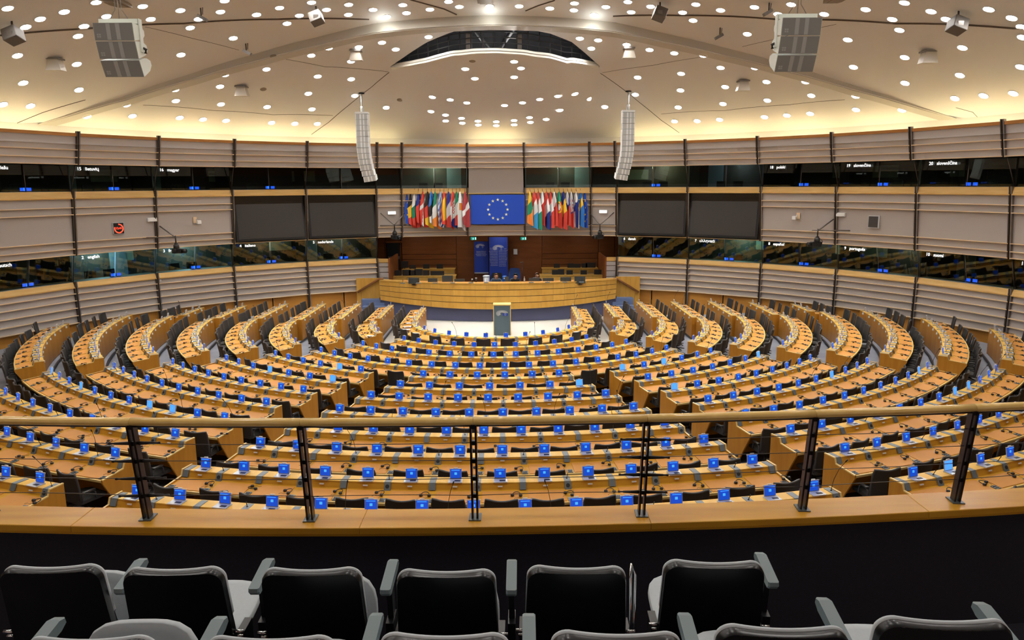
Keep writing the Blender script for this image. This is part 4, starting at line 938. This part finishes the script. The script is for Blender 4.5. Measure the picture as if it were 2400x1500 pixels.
PAL = dict(k=(.012, .012, .014), r=(.58, .045, .03), w=(.72, .73, .72), b=(.01, .025, .22), y=(.80, .50, .02), g=(.01, .22, .12), o=(.75, .22, .03), c=(.05, .36, .70), m=(.30, .03, .035), l=(.02, .16, .52), e=(.004, .06, .42))
FM = {k: mat('flag_'+k, v, .75) for k, v in PAL.items()}; FK = list(PAL)
def st3(a, b, c): return lambda s, t: (a, b, c)[min(2, max(0, int((t*1.02+.30*(s-.5))*3)))]
def pole_fn(code, s, t):
    d = t+.30*(s-.5)
    if code == 'EU': return 'y' if ((s*3.2+t*.6) % 1 < .26 and (t*5.5+s*1.1) % 1 < .22 and .2 < t < .85) else 'e'
    if code == 'DK': return 'w' if .28 < d < .40 or abs(s-.45+(t-.5)*.5) < .11 and t > .35 else 'r'
    if code == 'GR': return 'w' if int((d*1.0+s*.35)*11) % 2 else 'l' if t < .5 else 'b'
    if code == 'HR': return ('r' if d < .3 else 'b' if d > .74 else 'w') if not (.28 < t < .62 and .2 < s < .75) else ('r' if (int(s*9)+int(t*26)) % 2 else 'w')
    if code == 'CY': return 'o' if .32 < t < .52 and .35 < s < .8 else 'w'
    if code == 'PT': return 'y' if .12 < hypot((s-.55)*.6, t-.43) < .17 else 'w' if hypot((s-.55)*.6, t-.43) <= .09 else 'g' if d < .38 else 'r'
    if code == 'SI': return 'w' if d < .30 or hypot((s-.5)*.5, t-.33) < .07 else 'b' if d < .55 else 'r'
    if code == 'SK': return 'r' if hypot((s-.5)*.6, t-.36) < .17 and not (abs(s-.5) < .10 or abs(t-.32) < .03 or abs(t-.40) < .025) else 'w' if d < .30 or hypot((s-.5)*.6, t-.36) < .20 else 'l' if d < .62 else 'r'
    if code == 'FI': return 'b' if .34 < d < .52 or abs(s-.62) < .15 and t > .3 else 'w'
    if code == 'SE': return 'y' if .30 < d < .52 or s < .22 and t > .3 else 'l'
    if code == 'ES': return 'y' if .16 < d < .80 and .15 < s < .8 else 'r'
    if code == 'MT': return 'w' if d < .38 else 'r'
    if code == 'PL': return 'w' if d < .45 else 'r'
    if code == 'LV': return 'w' if .42 < d < .60 else 'm'
    return st3(*code)(s, t)
FL = [('EU', 955, 'blue with yellow stars'), ('kyr', 963, 'black yellow and red'), ('wgr', 972, 'white green and red'), ('brr', 981, 'blue over red'), ('DK', 991, 'red with white cross'), ('kry', 1002, 'black red and yellow'), ('lkw', 1011, 'blue black and white'), ('gwo', 1020, 'green white and orange'), ('GR', 1032, 'blue and white striped'), ('ES', 1041, 'red and yellow'), ('bwr', 1051, 'navy white and red'), ('HR', 1061, 'red checkered white and navy'), ('gwr', 1070, 'green white and red'), ('CY', 1078, 'white with orange map'), ('LV', 1090, 'maroon with white band'),
      ('ygo', 1242, 'yellow green and orange'), ('rwc', 1252, 'red white and light blue'), ('rwg', 1261, 'red white and green'), ('MT', 1271, 'white over red'), ('rwb', 1280, 'red white and royal blue'), ('rwr', 1290, 'red white red banded'), ('PL', 1299, 'plain white above red'), ('PT', 1310, 'green and red with yellow ring'), ('byr', 1320, 'dark blue yellow and red'), ('SI', 1330, 'white blue red with shield'), ('SK', 1339, 'white blue red with red double cross'), ('FI', 1350, 'white with dark blue cross'), ('SE', 1360, 'blue with yellow cross'), ('EU', 1370, 'royal blue with stars')]
for q, (code, px, desc) in enumerate(FL):
    Yf = 36.62; tp = at(px, 449, Yf); bt = at(px, 533 if q % 3 else 528, Yf); H = tp.z-bt.z
    o = thing('flag', 'hanging %s flag, %s the blue star panel' % (desc, 'left of' if px < 1165 else 'right of'), 'flag', tuple(tp), (.75 if px < 1165 else -.75)+rnd.uniform(-.08, .08), 'national flags hanging on the back wall')
    ph = rnd.uniform(0, 6); wd = .46
    def ff(u, v, ph=ph, H=H, q=q):
        wv = wd*(.10+.9*min(1, v*1.9)**.75); low = .13*(u-.5)*(1 if q % 2 else .6)-.10*abs(u-.5)*sin(ph)
        return ((u-.5)*wv+.05*v, .05*sin(u*9+ph+v*2)*min(1, v*2)-.03*v, -H*v*(1+low*v))
    g = MB(); g.grid(ff, 18, 60, lambda u, v, code=code: FK.index(pole_fn(code, u, v))); cl = g.build('cloth', [FM[k] for k in FK], o)
    g = MB(); g.tube([(.03, .25, -.55), (0, 0, .10)], .012, 5); g.lathe([(.001, .10), (.014, .12), (.001, .16)], 6, 0); g.build('pole', mullion_m, o)
# ------------------------------------------------------------------ big dark screens, clocks, cameras, wall boxes
def wall_at(px, py, dr):
    d = ray(px, py); t = 8.0
    while t < 60:
        p = CP+d*t
        th = atan2(p[0], p[1]-WY); k = max(0, min(NB-1, int(np.searchsorted(TH, th))-1)); h2 = (TH[k+1]-TH[k])/2
        if hypot(p[0], p[1]-WY) >= RZ(p[2])*cos(h2)/cos(th-(TH[k+1]+TH[k])/2)-dr and p[1] > 8: break
        t += .01
    return Vector(p), -(TH[k+1]+TH[k])/2
for j, i in enumerate(sorted(SCREENS)):
    tm = (TH[i]+TH[i+1])/2; A, B = Vector(WP(TH[i], 4.9, 0)), Vector(WP(TH[i+1], 4.9, 0)); wv = (B-A).length; c = (A+B)/2; n_ = Vector((-sin(tm), -cos(tm), 0))
    tl = atan2(RZ(3.9)-RZ(5.9), 2.0)
    o = thing('video_screen', 'large dark video screen on the wall, %s' % ('leftmost of the four', 'second from left, by the left flags', 'third from left, by the right flags', 'rightmost of the four')[j], 'screen', tuple(c+n_*.02-Vector((0, 0, .005))), -tm); o.rotation_euler = (-tl, 0, -tm)
    wv -= .16
    g = MB(); g.box((0, .0, 0), (wv, .07, 1.98)); g.build('case', frame_black, o)
    g = MB(); g.box((.0, -.04, -.02), (wv-.20, .012, 1.74)); g.build('display', led_dark, o)
cl, r = wall_at(277, 535, .03); CL = thing('wall_clock', 'square black clock with glowing red ring and digits on the left wall', 'clock', tuple(cl), r)
g = MB(); g.box((0, 0, 0), (.44, .07, .46)); g.build('frame', silver, CL); g = MB(); g.box((0, -.04, 0), (.40, .012, .42)); g.build('face', frame_black, CL)
for i in range(48):
    t = pi/2-2*pi*(i+.5)/60*1.0
    g = MB(); g.box((.165*cos(t), -.05, .165*sin(t)-.01), (.036, .008, .024), 0, Matrix.Rotation(-t, 3, 'Y')); g.build('led_segment', led_red, CL)
text('led_digits', '12:41', .115, CL, (0, -.052, 0), (pi/2, 0, 0), led_red, 'CENTER', .003)
cl, r = wall_at(2049, 520, .03); CL = thing('wall_clock', 'square unlit dark clock panel with silver frame on the right wall', 'clock', tuple(cl), r)
g = MB(); g.box((0, 0, 0), (.46, .08, .50)); g.build('frame', silver, CL); g = MB(); g.box((-.02, -.045, 0), (.38, .012, .43)); g.build('face', mat('clock_dark', (.04, .035, .035), .5), CL)
for i, (px, py, lb, lit) in enumerate(((356, 515, 'white emergency light box on the left wall above the camera arm', 0), (918, 499, 'lit white emergency light box left of the flags', 1), (1414, 496, 'lit white emergency light box right of the flags', 1), (1971, 503, 'white emergency light box on the right wall above the camera arm', 0))):
    cl, r = wall_at(px, py, .05); o = thing('emergency_light', lb, 'light', tuple(cl), r); g = MB(); g.box((0, 0, 0), (.40, .09, .16)); bev(g.build('case', white_plastic, o), .012); g = MB(); g.box((0, -.05, 0), (.37, .012, .13)); g.build('diffuser', sign_white if lit else white_plastic, o)
for i, (px, py) in enumerate(((460, 519), (1868, 509))):
    cl, r = wall_at(px, py, .05); o = thing('wall_antenna', 'small white sensor on a wooden plate on the %s wall' % ('left', 'right')[i], 'sensor', tuple(cl), r); s = (1, -1)[i]
    g = MB(); g.box((-s*.05, 0, .06), (.15, .03, .26)); g.build('plate', slat_wood, o); g = MB(); g.box((s*.06, -.12, -.03), (.18, .12, .16)); bev(g.build('sensor', white_plastic, o), .02); g = MB(); g.tube([(0, 0, .1), (s*.03, -.1, .02)], .018, 5); g.build('bracket', silver, o)
for i, (px, py) in enumerate(((376, 657), (1954, 645))):
    cl, r = wall_at(px, py, .08); o = thing('wall_sensor', 'tiny white square sensor under the ledge, %s wall' % ('left', 'right')[i], 'sensor', tuple(cl), r); g = MB(); g.box((0, 0, 0), (.06, .04, .07)); g.build('case', white_plastic, o); g = MB(); g.box((0, -.022, 0), (.03, .006, .03)); g.build('eye', silver, o)
def camera_rig(px, py, lb, jib, s, dist):
    base, r = wall_at(px, py, .1); o = thing('television_camera', lb, 'camera', tuple(base), r)
    n_ = -dist
    if jib:
        g = MB(); g.tube([(-s*.28, 0, .42), (0, n_, -.02)], .030, 6); g.build('arm', mullion_l, o)
        g = MB(); g.tube([(-s*1.0, 0, -.02), (s*.25, n_, -.02)], .028, 6); g.build('crossbar', mullion_l, o)
    else:
        for q in (-1, 1): g = MB(); g.tube([(q*.62, .05, .60), (0, n_, .0)], .028, 6); g.build('arm', mullion_l, o)
        g = MB(); g.tube([(-.65, .05, -.02), (.65, .05, -.02)], .025, 6); g.build('crossbar', mullion_l, o)
    g = MB(); g.tube([(0, n_, .05), (0, n_, -.30)], .03, 6); g.lathe([(.07, -.30), (.07, -.26)], 10, 0, (0, n_, 0)); g.build('drop_pole', black_plastic, o)
    h = inst('pan_head', None, o, (0, n_, -.45), (0, 0, s*.5))
    g = MB(); g.lathe([(.05, .16), (.11, .12), (.12, -.02), (.08, -.06)], 12); g.build('head_housing', black_plastic, h)
    g = MB(); g.box((0, -.05, -.13), (.20, .46, .20)); g.box((-.13, .02, -.10), (.10, .16, .13)); bev(g.build('camera_body', black_plastic, h), .015)
    g = MB(); g.tube([(0, -.28, -.13), (0, -.44, -.13)], [.075, .095], 12); g.build('lens_hood', frame_black, h)
    g = MB(); g.tube([(.02, .1, .1), (.16, .14, .0), (.10, .16, -.2), (.02, .12, -.26)], .012, 5); g.build('cable', black_plastic, h)
camera_rig(393, 553, 'black television camera on a jib arm of the left wall', True, 1, .8)
camera_rig(1936, 537, 'black television camera on a jib arm of the right wall', True, -1, .8)
camera_rig(922, 527, 'small black television camera on a V bracket left of the flags', False, 1, .35)
camera_rig(1409, 526, 'small black television camera on a V bracket right of the flags', False, -1, .35)

# ------------------------------------------------------------------ loudspeakers under the ceiling
def cluster(px, py, Y, s, lb):
    c = at(px, py, Y); o = thing('speaker_cluster', lb, 'loudspeaker', tuple(c)); k = Y/F*.985
    wd = 1.10
    def cab(zc, yo, tilt):
        R = Matrix.Rotation(tilt, 3, 'X'); prof = [(-.22, .246), (-.22, -.246), (.22, -.19), (.40, -.07), (.40, .07), (.22, .19)]
        off = Vector((0, yo, zc)); ho = inst('cabinet', None, o)
        g = MB(); g.sweep(prof, [lambda u, z, x=x: tuple(off+R@Vector((x, u, z))) for x in (-wd/2, wd/2)]); g.build('cabinet_shell', spk_body, ho)
        g = MB(); g.box(off+R@Vector((0, -.225, 0)), (wd-.03, .02, .485), 0, R); g.build('grille', spk_grille, ho)
        for x in (-.13, .13): g = MB(); g.box(off+R@Vector((x, -.237, 0)), (.11, .012, .455), 0, R); g.build('grille_stripe', spk_light, ho)
        g = MB()
        for a_ in (-.03, .03):
            for b_ in (-.03, .03): g.box(off+R@Vector((-.41+a_, -.237, -.11+b_)), (.045, .010, .045), 0, R)
        g.build('badge', spk_light, ho)
    cab(.47, -.10, .12); cab(0, 0.0, .26); cab(-.47, .17, .42)
    g = MB(); g.box((0, .05, .80), (wd*.98, .16, .14)); g.build('frame_bar', spk_body, o)
    for x in (-s*wd*.5, ): g = MB(); g.box((-x*1.03, .06, .40), (.03, .16, .95)); g.build('side_plate', spk_body, o)
    g = MB(); g.tube([(s*.57, .12, .05), (s*.64, .12, .02), (s*.62, .12, -.10)], .045, 6); g.build('connector', black_plastic, o)
    o.scale = (.86, .86, .80); top = (dome(c.x, c.y)-c.z+.05)/.80
    for dx in (-.22, 0, .22): g = MB(); g.tube([(dx*1.2, .05, .86), (dx*.4, .05, 1.15), (0, .05, top)], .012, 5); g.build('suspension_cable', mullion_l, o)
cluster(284, 116, 18.6, 1, 'grey three-box loudspeaker cluster hanging on the left')
cluster(1866, 104, 18.6, -1, 'grey three-box loudspeaker cluster hanging on the right')
def line_array(px, s, lb, pyt, pyb):
    Y = 33.0; a, b = at(px, pyt, Y), at(px, pyb, Y); H = a.z-b.z; wd = .54
    o = thing('line_array', lb, 'loudspeaker', (a.x, Y, a.z)); N_ = 12
    for i in range(N_):
        t = (i+.5)/N_; bend = max(0, t-.45)**2*1.2; x = s*bend*.75; ang = max(0, t-.45)*.75
        R = Matrix.Rotation(ang*.5, 3, 'X') @ Matrix.Rotation(-s*ang*.35, 3, 'Y'); cc = Vector((x, bend*.3, -H*t)); ho = inst('cabinet', None, o)
        g = MB(); g.box(cc, (wd, .40, H/N_*.97), 0, R); g.build('cabinet_shell', white_plastic, ho)
        g = MB(); g.box(cc+R@Vector((0, -.205, 0)), (wd*.86, .012, H/N_*.93), 0, R); g.build('grille', mat('array_grille', (.42, .43, .42), .6), ho)
        g = MB(); g.box(cc+R@Vector((-.05, -.212, 0)), (wd*.12, .008, H/N_*.93), 0, R); g.box(cc+R@Vector((.09, -.212, 0)), (wd*.10, .008, H/N_*.93), 0, R); g.build('grille_stripe', white_plastic, ho)
    g = MB(); g.box((0, 0, .05), (wd*1.02, .42, .08)); g.build('flying_frame', white_plastic, o)
    top = ceil(a.x, Y)-a.z; g = MB(); g.tube([(0, 0, .08), (0, 0, top+.05)], .035, 6); g.tube([(.0, .02, .10), (.0, .02, .34)], .07, 8); g.build('hanger', white_plastic, o)
    g = MB(); g.lathe([(.13, top-.02), (.13, top+.02)], 14); g.build('ceiling_rose', attic_m, o)
line_array(849, 1, 'tall white curved line array hanging left of the flags', 268, 424)
line_array(1472, -1, 'tall white curved line array hanging right of the flags', 264, 420)
def ceiling_box(px, py, kind, lb):
    p = hit(px, py-(14 if kind == 'proj' else 6), ceil); x, y = p[0], p[1]; z = ceil(x, y)
    o = thing('ceiling_projector' if kind == 'proj' else 'ceiling_spotlight' if kind == 'spot' else 'ceiling_camera', lb, 'projector' if kind == 'proj' else 'light' if kind == 'spot' else 'camera', (x, y, z))
    s = 1 if x > 0 else -1
    if kind == 'proj':
        g = MB(); g.tube([(0, 0, .05), (0, 0, -.2)], .03, 6); g.build('bracket', mullion_m, o); g = MB(); g.box((0, 0, -.38), (.42, .40, .36), 0, Matrix.Rotation(s*.35, 3, 'Y') @ Matrix.Rotation(-.3, 3, 'X')); bev(g.build('case', mat('projector_case', (.13, .115, .10), .6), o), .02); g = MB(); g.box((-s*.03, -.2, -.36), (.16, .05, .12)); g.build('lens', mullion_l, o)
    elif kind == 'spot':
        g = MB(); g.box((0, 0, -.02), (.42, .42, .05)); g.build('base_plate', mullion_l, o); g = MB(); g.sweep([(-.16, 0), (-.25, -.34), (.25, -.34), (.16, 0)], [lambda u, z, q=q: (u, q, z-.04) for q in (-.16, .16)]); g.build('housing', mat('spot_housing', (.55, .50, .42), .5), o)
    else:
        g = MB(); g.tube([(0, 0, .03), (0, 0, -.24)], .022, 6); g.tube([(.07, 0, .03), (.05, 0, -.2)], .012, 5); g.build('bracket', mullion_m, o); g = MB(); g.box((-s*.03, 0, -.30), (.30, .16, .10), 0, Matrix.Rotation(-s*.5, 3, 'Y')); g.build('case', mat('projector_case', (.13, .115, .10), .6), o)
for q, (px, py) in enumerate(((27, 62), (740, 28), (1547, 18), (2247, 40))): ceiling_box(px, py, 'proj', 'tilted beige box projector under the near ceiling, %s from left' % ordn(q+1))
for q, (px, py) in enumerate(((128, 142), (566, 207), (834, 124), (1474, 118), (1742, 194), (2177, 125))): ceiling_box(px, py, 'spot', 'pale square ceiling floodlight, %s from left' % ordn(q+1))
for q, (px, py) in enumerate(((470, 24), (576, 108), (1688, 70), (1803, 12))): ceiling_box(px, py, 'cam', 'small bracket mounted ceiling camera, %s from left' % ordn(q+1))
sp_m = mat('ceiling_speaker', (.24, .19, .13), .7)
for q, (px, py) in enumerate(((617, 209), (641, 132), (937, 234), (943, 78), (975, 222), (1107, 143), (1491, 137))):
    p = hit(px, py, ceil); o = tag(MB().lathe([(.13, .01), (.13, -.012), (.10, -.016)], 14).build('ceiling_speaker', sp_m, None, tuple(p), nrm(p[0], p[1]).to_track_quat('Z', 'Y').to_euler()), 'flat brown round ceiling speaker, %s from left' % ordn(q+1), 'speaker', 'brown round ceiling speakers')
for q, (px, py) in enumerate(((270, 4), (1137, -2), (1965, -6))):
    p = hit(px, max(py, -30), dome); o = thing('ceiling_hatch', 'brown box at the top edge of the ceiling, %s from left' % ordn(q+1), 'box', (p[0], p[1], p[2]))
    g = MB(); g.box((0, 0, -.02), (.55, .9, .10)); g.build('case', mat('hatch_brown', (.22, .165, .11), .6), o); g = MB(); g.box((0, 0, -.08), (.4, .7, .02)); g.build('cover', mat('hatch_brown', (.22, .165, .11), .6), o)

# ------------------------------------------------------------------ visitors' gallery: sill, railing, seats
BCX, BCY, BR = -.35, 42.9, 38.15
def bal(x, dr): return BCY-sqrt((BR+dr)**2-(x-BCX)**2)
ZS = 6.39-2.3
gal = struct(inst('wall_gallery', None))
xs = np.linspace(-6.5, 7.5, 29)
for i in range(0, 28, 4):
    xx = xs[i:i+5]; g = MB(); g.sweep([(-.20, ZS), (.10, ZS), (.10, ZS-.05), (-.20, ZS-.05)], [lambda u, z, x=x: (x, bal(x, u), z) for x in xx]); bev(g.build('sill_board', sill_wood, gal), .006)
    g = MB(); g.sweep([(.08, ZS-.045), (.08, ZS-1.2), (-.18, ZS-1.2), (-.18, ZS-.045)], [lambda u, z, x=x: (x, bal(x, u), z) for x in xx]); g.build('parapet', navy_carpet, gal)
g = MB(); g.sweep([(.081, ZS-.052), (.084, ZS-.052), (.084, ZS-.068), (.081, ZS-.068)], [lambda u, z, x=x: (x, bal(x, u), z) for x in xs]); struct(g.build('trim_60', sill_wood))
struct(bx('floor', (.5, 2.6, ZS-1.0), (16, 5, .1), navy_carpet))
struct(bx('floor', (.5, .9, ZS-.77), (16, 2.3, .14), navy_carpet))
ZRAIL = 6.39-1.56; LEAN = .10
rl = thing('balcony_railing', 'wooden handrail on six black double posts with four steel cables along the gallery sill', 'railing', (0, 4.75, ZS))
PB = [atz(px, py, ZS) for px, py in ((338, 1222), (722, 1227), (1113, 1223), (1507, 1215), (1890, 1203), (2257, 1187))]
px_ = [PB[0].x-2*1.165, PB[0].x-1.165]+[p.x for p in PB]+[PB[-1].x+1.165, PB[-1].x+2.33]
RB2 = Vector((0, 4.75, ZS)); HT = ZRAIL-ZS
RO = -.045
def pt(x, z, off=0): return Vector((x, bal(x, RO+off)-LEAN*(z-ZS)/(ZRAIL-ZS), z))-RB2
def pbar(g, c, Rz, dx, sx, sy, z0, z1, m=0):
    f = [lambda u, v, z=z: tuple(c+Rz@Vector((dx+u, v, z))-Vector((0, LEAN*z/HT, 0))) for z in (z0, z1)]; g.sweep([(-sx/2, -sy/2), (sx/2, -sy/2), (sx/2, sy/2), (-sx/2, sy/2)], f, m)
for q in range(len(px_)-1):
    x0, x1 = px_[q]+.002, px_[q+1]-.002
    g = MB(); pts = [pt(x0+(x1-x0)*k/6, ZS+HT) for k in range(7)]; g.tube(pts, .0285, 14); g.build('handrail', rail_wood, rl)
    g = MB(); g.tube([p-Vector((0, 0, .031)) for p in pts], .008, 6); g.build('rail_core', post_m, rl)
    for lv in range(4):
        z = ZS+HT*(.785-.182*lv); sag = (.006, -.004, .005, -.01)[lv]
        g = MB(); g.tube([pt(px_[q]+(px_[q+1]-px_[q])*k/8, z-sag*sin(pi*k/8)) for k in range(9)], .0028, 5); g.build('steel_cable', cable_m, rl)
for q, x in enumerate(px_):
    th = atan2(x-BCX, 42.9-4.75); Rz = Matrix.Rotation(-th, 3, 'Z'); c = pt(x, ZS)
    for s in (-1, 1): g = MB(); pbar(g, c, Rz, s*.017, .013, .062, .005, HT-.024); g.build('post_bar', post_m, rl)
    g = MB()
    for lv in range(4): pbar(g, c, Rz, 0, .03, .03, HT*(.785-.182*lv)-.015, HT*(.785-.182*lv)+.015)
    pbar(g, c, Rz, 0, .03, .05, HT-.05, HT-.02); o_ = g.build('post_spacer', post_m, rl); o_['kind'] = 'stuff'
    g = MB(); g.box(c+Vector((0, 0, .004)), (.085, .115, .008), 0, Rz); g.build('foot_plate', foot_m, rl)
    if q in (2, 5):
        for lv in range(4):
            z = HT*(.785-.182*lv)
            for s in (-1, 1):
                g = MB(); pp = [c+Rz@Vector((s*d, 0, z))-Vector((0, LEAN*z/HT, 0)) for d in (.025, .03, .13, .14, .155, .16, .172)]; g.tube(pp, [.010, .0135, .009, .006, .006, .0095, .0085], 8); g.build('cable_tensioner', post_m, rl)
# theatre seats
def seat_parts():
    P = {}
    def outline(n=40, wt=.432, H=.56, r=.06):          # upper outline of the back, from low left over the top to low right
        pts = []; h = wt/2
        for k in range(9): pts.append((-h-.018*(1-k/8), .30+(H-r)*k/8))
        for k in range(1, 9): t = pi/2*k/8; pts.append((-h+r-r*cos(t), .30+H-r+r*sin(t)))
        for k in range(1, 10): q = -1+2*k/10; pts.append(((h-r)*q, .30+H-.010*(1-q*q)))
        L_ = pts[:]; return L_+[(-x, z) for x, z in reversed(L_[:17])]
    OUT = outline()
    def yb(x, z): return -.04-.16*(z-.30)+.30*x*x
    def ring(k, off, dz=0.0): return [(x*k, yb(x*k, z)+off, .30+(z-.30)*(k if z > .6 else 1)+dz) for x, z in OUT]
    b = MB(); n = len(OUT)
    A = ring(1, -.014); B = ring(.985, -.026); D = ring(1, .006)
    b.add(D+A+B, [(i, i+1, n+i+1, n+i) for i in range(2*n-1) if i != n-1], 0, True)
    half = n//2; cols = []
    for i in range(half+1):
        l, r_ = B[i], B[n-1-i]; cols.append([tuple(Vector(l).lerp(Vector(r_), q/10)+Vector((0, .30*((Vector(l).lerp(Vector(r_), q/10)).x**2-l[0]**2), 0))) for q in range(11)])
    b.add([p for c in cols for p in c], [(i*11+j, i*11+j+1, (i+1)*11+j+1, (i+1)*11+j) for i in range(half) for j in range(10)], 0, True); P['back_shell'] = b.mesh('back_shell', seat_shell)
    f = MB(); T0 = ring(1.0, .006); T1 = ring(1.006, .010, .002); T2 = ring(1.004, .022, .002); T3 = ring(.95, .034)
    f.add(T0+T1+T2+T3, [(k*n+i, k*n+i+1, (k+1)*n+i+1, (k+1)*n+i) for k in range(3) for i in range(5, n-6)], 0, True)
    cols = []
    for i in range(half+1):
        l, r_ = T3[i], T3[n-1-i]; cols.append([tuple(Vector(l).lerp(Vector(r_), q/10)) for q in range(11)])
    f.add([p for c in cols for p in c], [(i*11+j, (i+1)*11+j, (i+1)*11+j+1, i*11+j+1) for i in range(half) for j in range(10)], 0, True); P['back_cushion'] = f.mesh('back_cushion', seat_grey)
    s = MB()
    def sp(u, v):
        a = 2*pi*u; q = (abs(cos(a))**3.4+abs(sin(a))**3.4)**(-1/3.4)
        if v < .4: r = q*v/.4; zz = .030+.006*cos(v/.4*pi/2)
        elif v < .8: t = (v-.4)/.4*pi/2; r = q*(1+.03*sin(t)); zz = .030-.03*(1-cos(t))
        else: r = q*(1.03-.10*(v-.8)/.2); zz = -.03*(v-.8)/.2
        return (.215*r*cos(a), .215*r*sin(a), zz)
    s.grid(sp, 32, 12); P['seat_pad'] = s.mesh('seat_pad', seat_grey)
    u_ = MB(); u_.lathe([(.12, -.07), (.17, -.045), (.17, -.028)], 20); P['seat_pan'] = u_.mesh('seat_pan', seat_shell)
    a = MB(); a.sweep([(-.125, .0), (-.118, .016), (.09, .024), (.122, .012), (.126, -.008), (.09, -.020), (-.11, -.020)], [lambda u, z, x=x, k=k: (x, u*k, z) for x, k in ((-.024, .94), (-.018, 1), (.018, 1), (.024, .94))]); P['arm_pad'] = a.mesh('arm_pad', arm_grey)
    l = MB(); l.box((0, 0, -.12), (.026, .06, .24)); l.box((0, -.02, -.40), (.035, .10, .4)); P['arm_support'] = l.mesh('arm_support', seat_shell)
    h = MB(); h.tube([(-.022, 0, 0), (.022, 0, 0)], .008, 8); h.tube([(-.01, 0, -.022), (.018, 0, -.022)], .006, 6); P['hinge'] = h.mesh('hinge', chrome)
    return P
SPT = seat_parts()
def gallery_seat(cx, topy, Y, row, lb, folded, arms, bare, fl):
    p = at(cx, topy, Y); o = thing('theatre_seat', lb, 'seat', (p.x, Y+.13, p.z-.885), atan2(-(p.x-BCX), 36), 'black and grey gallery seats')
    inst('back_shell', SPT['back_shell'], o); inst('back_cushion', SPT['back_cushion'], o)
    if folded: sd = inst('seat_pad', SPT['seat_pad'], o, (0, .20, .43 if row == 0 else .49), (1.40, 0, 0)); inst('seat_pan', SPT['seat_pan'], sd)
    else: sd = inst('seat_pad', SPT['seat_pad'], o, (0, .22, .44), (.10, 0, 0)); inst('seat_pan', SPT['seat_pan'], sd)
    for s in (-1, 1): inst('hinge', SPT['hinge'], o, (s*.245, -.075, .53))
    for s in arms:
        q = inst('arm_pad', SPT['arm_pad'], o, (s*.283, .07, .725), (.10, 0, 0)); inst('arm_support', SPT['arm_support'], q)
    for s in bare:
        g = MB(); g.tube([(s*.26, .0, .30), (s*.255, .02, .73), (s*.265, .08, .77), (s*.285, .08, .72), (s*.275, .02, .55), (s*.275, .0, .30)], .006, 6); g.build('bare_arm_frame', chrome, o)
    g = MB(); g.box((0, .10, fl-(p.z-.885)+.16), (.10, .34, .06)); 
    for s in (-1, 1): g.box((s*.235, .02, (fl-(p.z-.885)+.5)/2), (.035, .12, .5-(fl-(p.z-.885))))
    g.build('seat_frame', seat_shell, o)
FA, FB = ZS-.95, ZS-.70
YA_, YB2 = 2.92, 2.17
for q, (cx, ty, fo, ar, br) in enumerate(((110, 1320, True, (), ()), (400, 1325, False, (-1,), ()), (726, 1326, True, (-1,), ()), (1045, 1330, True, (-1, 1), ()), (1354, 1322, True, (), (1,)), (1680, 1309, False, (1,), ()))):
    gallery_seat(cx, ty, YA_, 0, 'black-backed grey gallery seat in the front row, %s from left' % ordn(q+1), fo, ar, br, FA)
for q, (cx, ty, fo, ar) in enumerate(((196, 1488, True, (-1,)), (626, 1487, False, (-1,)), (1040, 1480, False, (-1, 1)), (1450, 1476, False, (1,)), (1845, 1462, False, ()), (2228, 1444, False, (-1, 1)))):
    gallery_seat(cx, ty, YB2, 1, 'black-backed grey gallery seat cut off by the bottom edge, %s from left' % ordn(q+1), fo, ar, (), FB)

# lettering becomes plain mesh
bpy.context.view_layer.update(); dg = bpy.context.evaluated_depsgraph_get()
for o in [o for o in S.objects if o.type == 'FONT']:
    me = bpy.data.meshes.new_from_object(o.evaluated_get(dg)); n_ = o.name; pr_, l_, r_ = o.parent, o.location[:], o.rotation_euler[:]
    bpy.data.objects.remove(o); inst(n_, me, pr_, l_, r_)
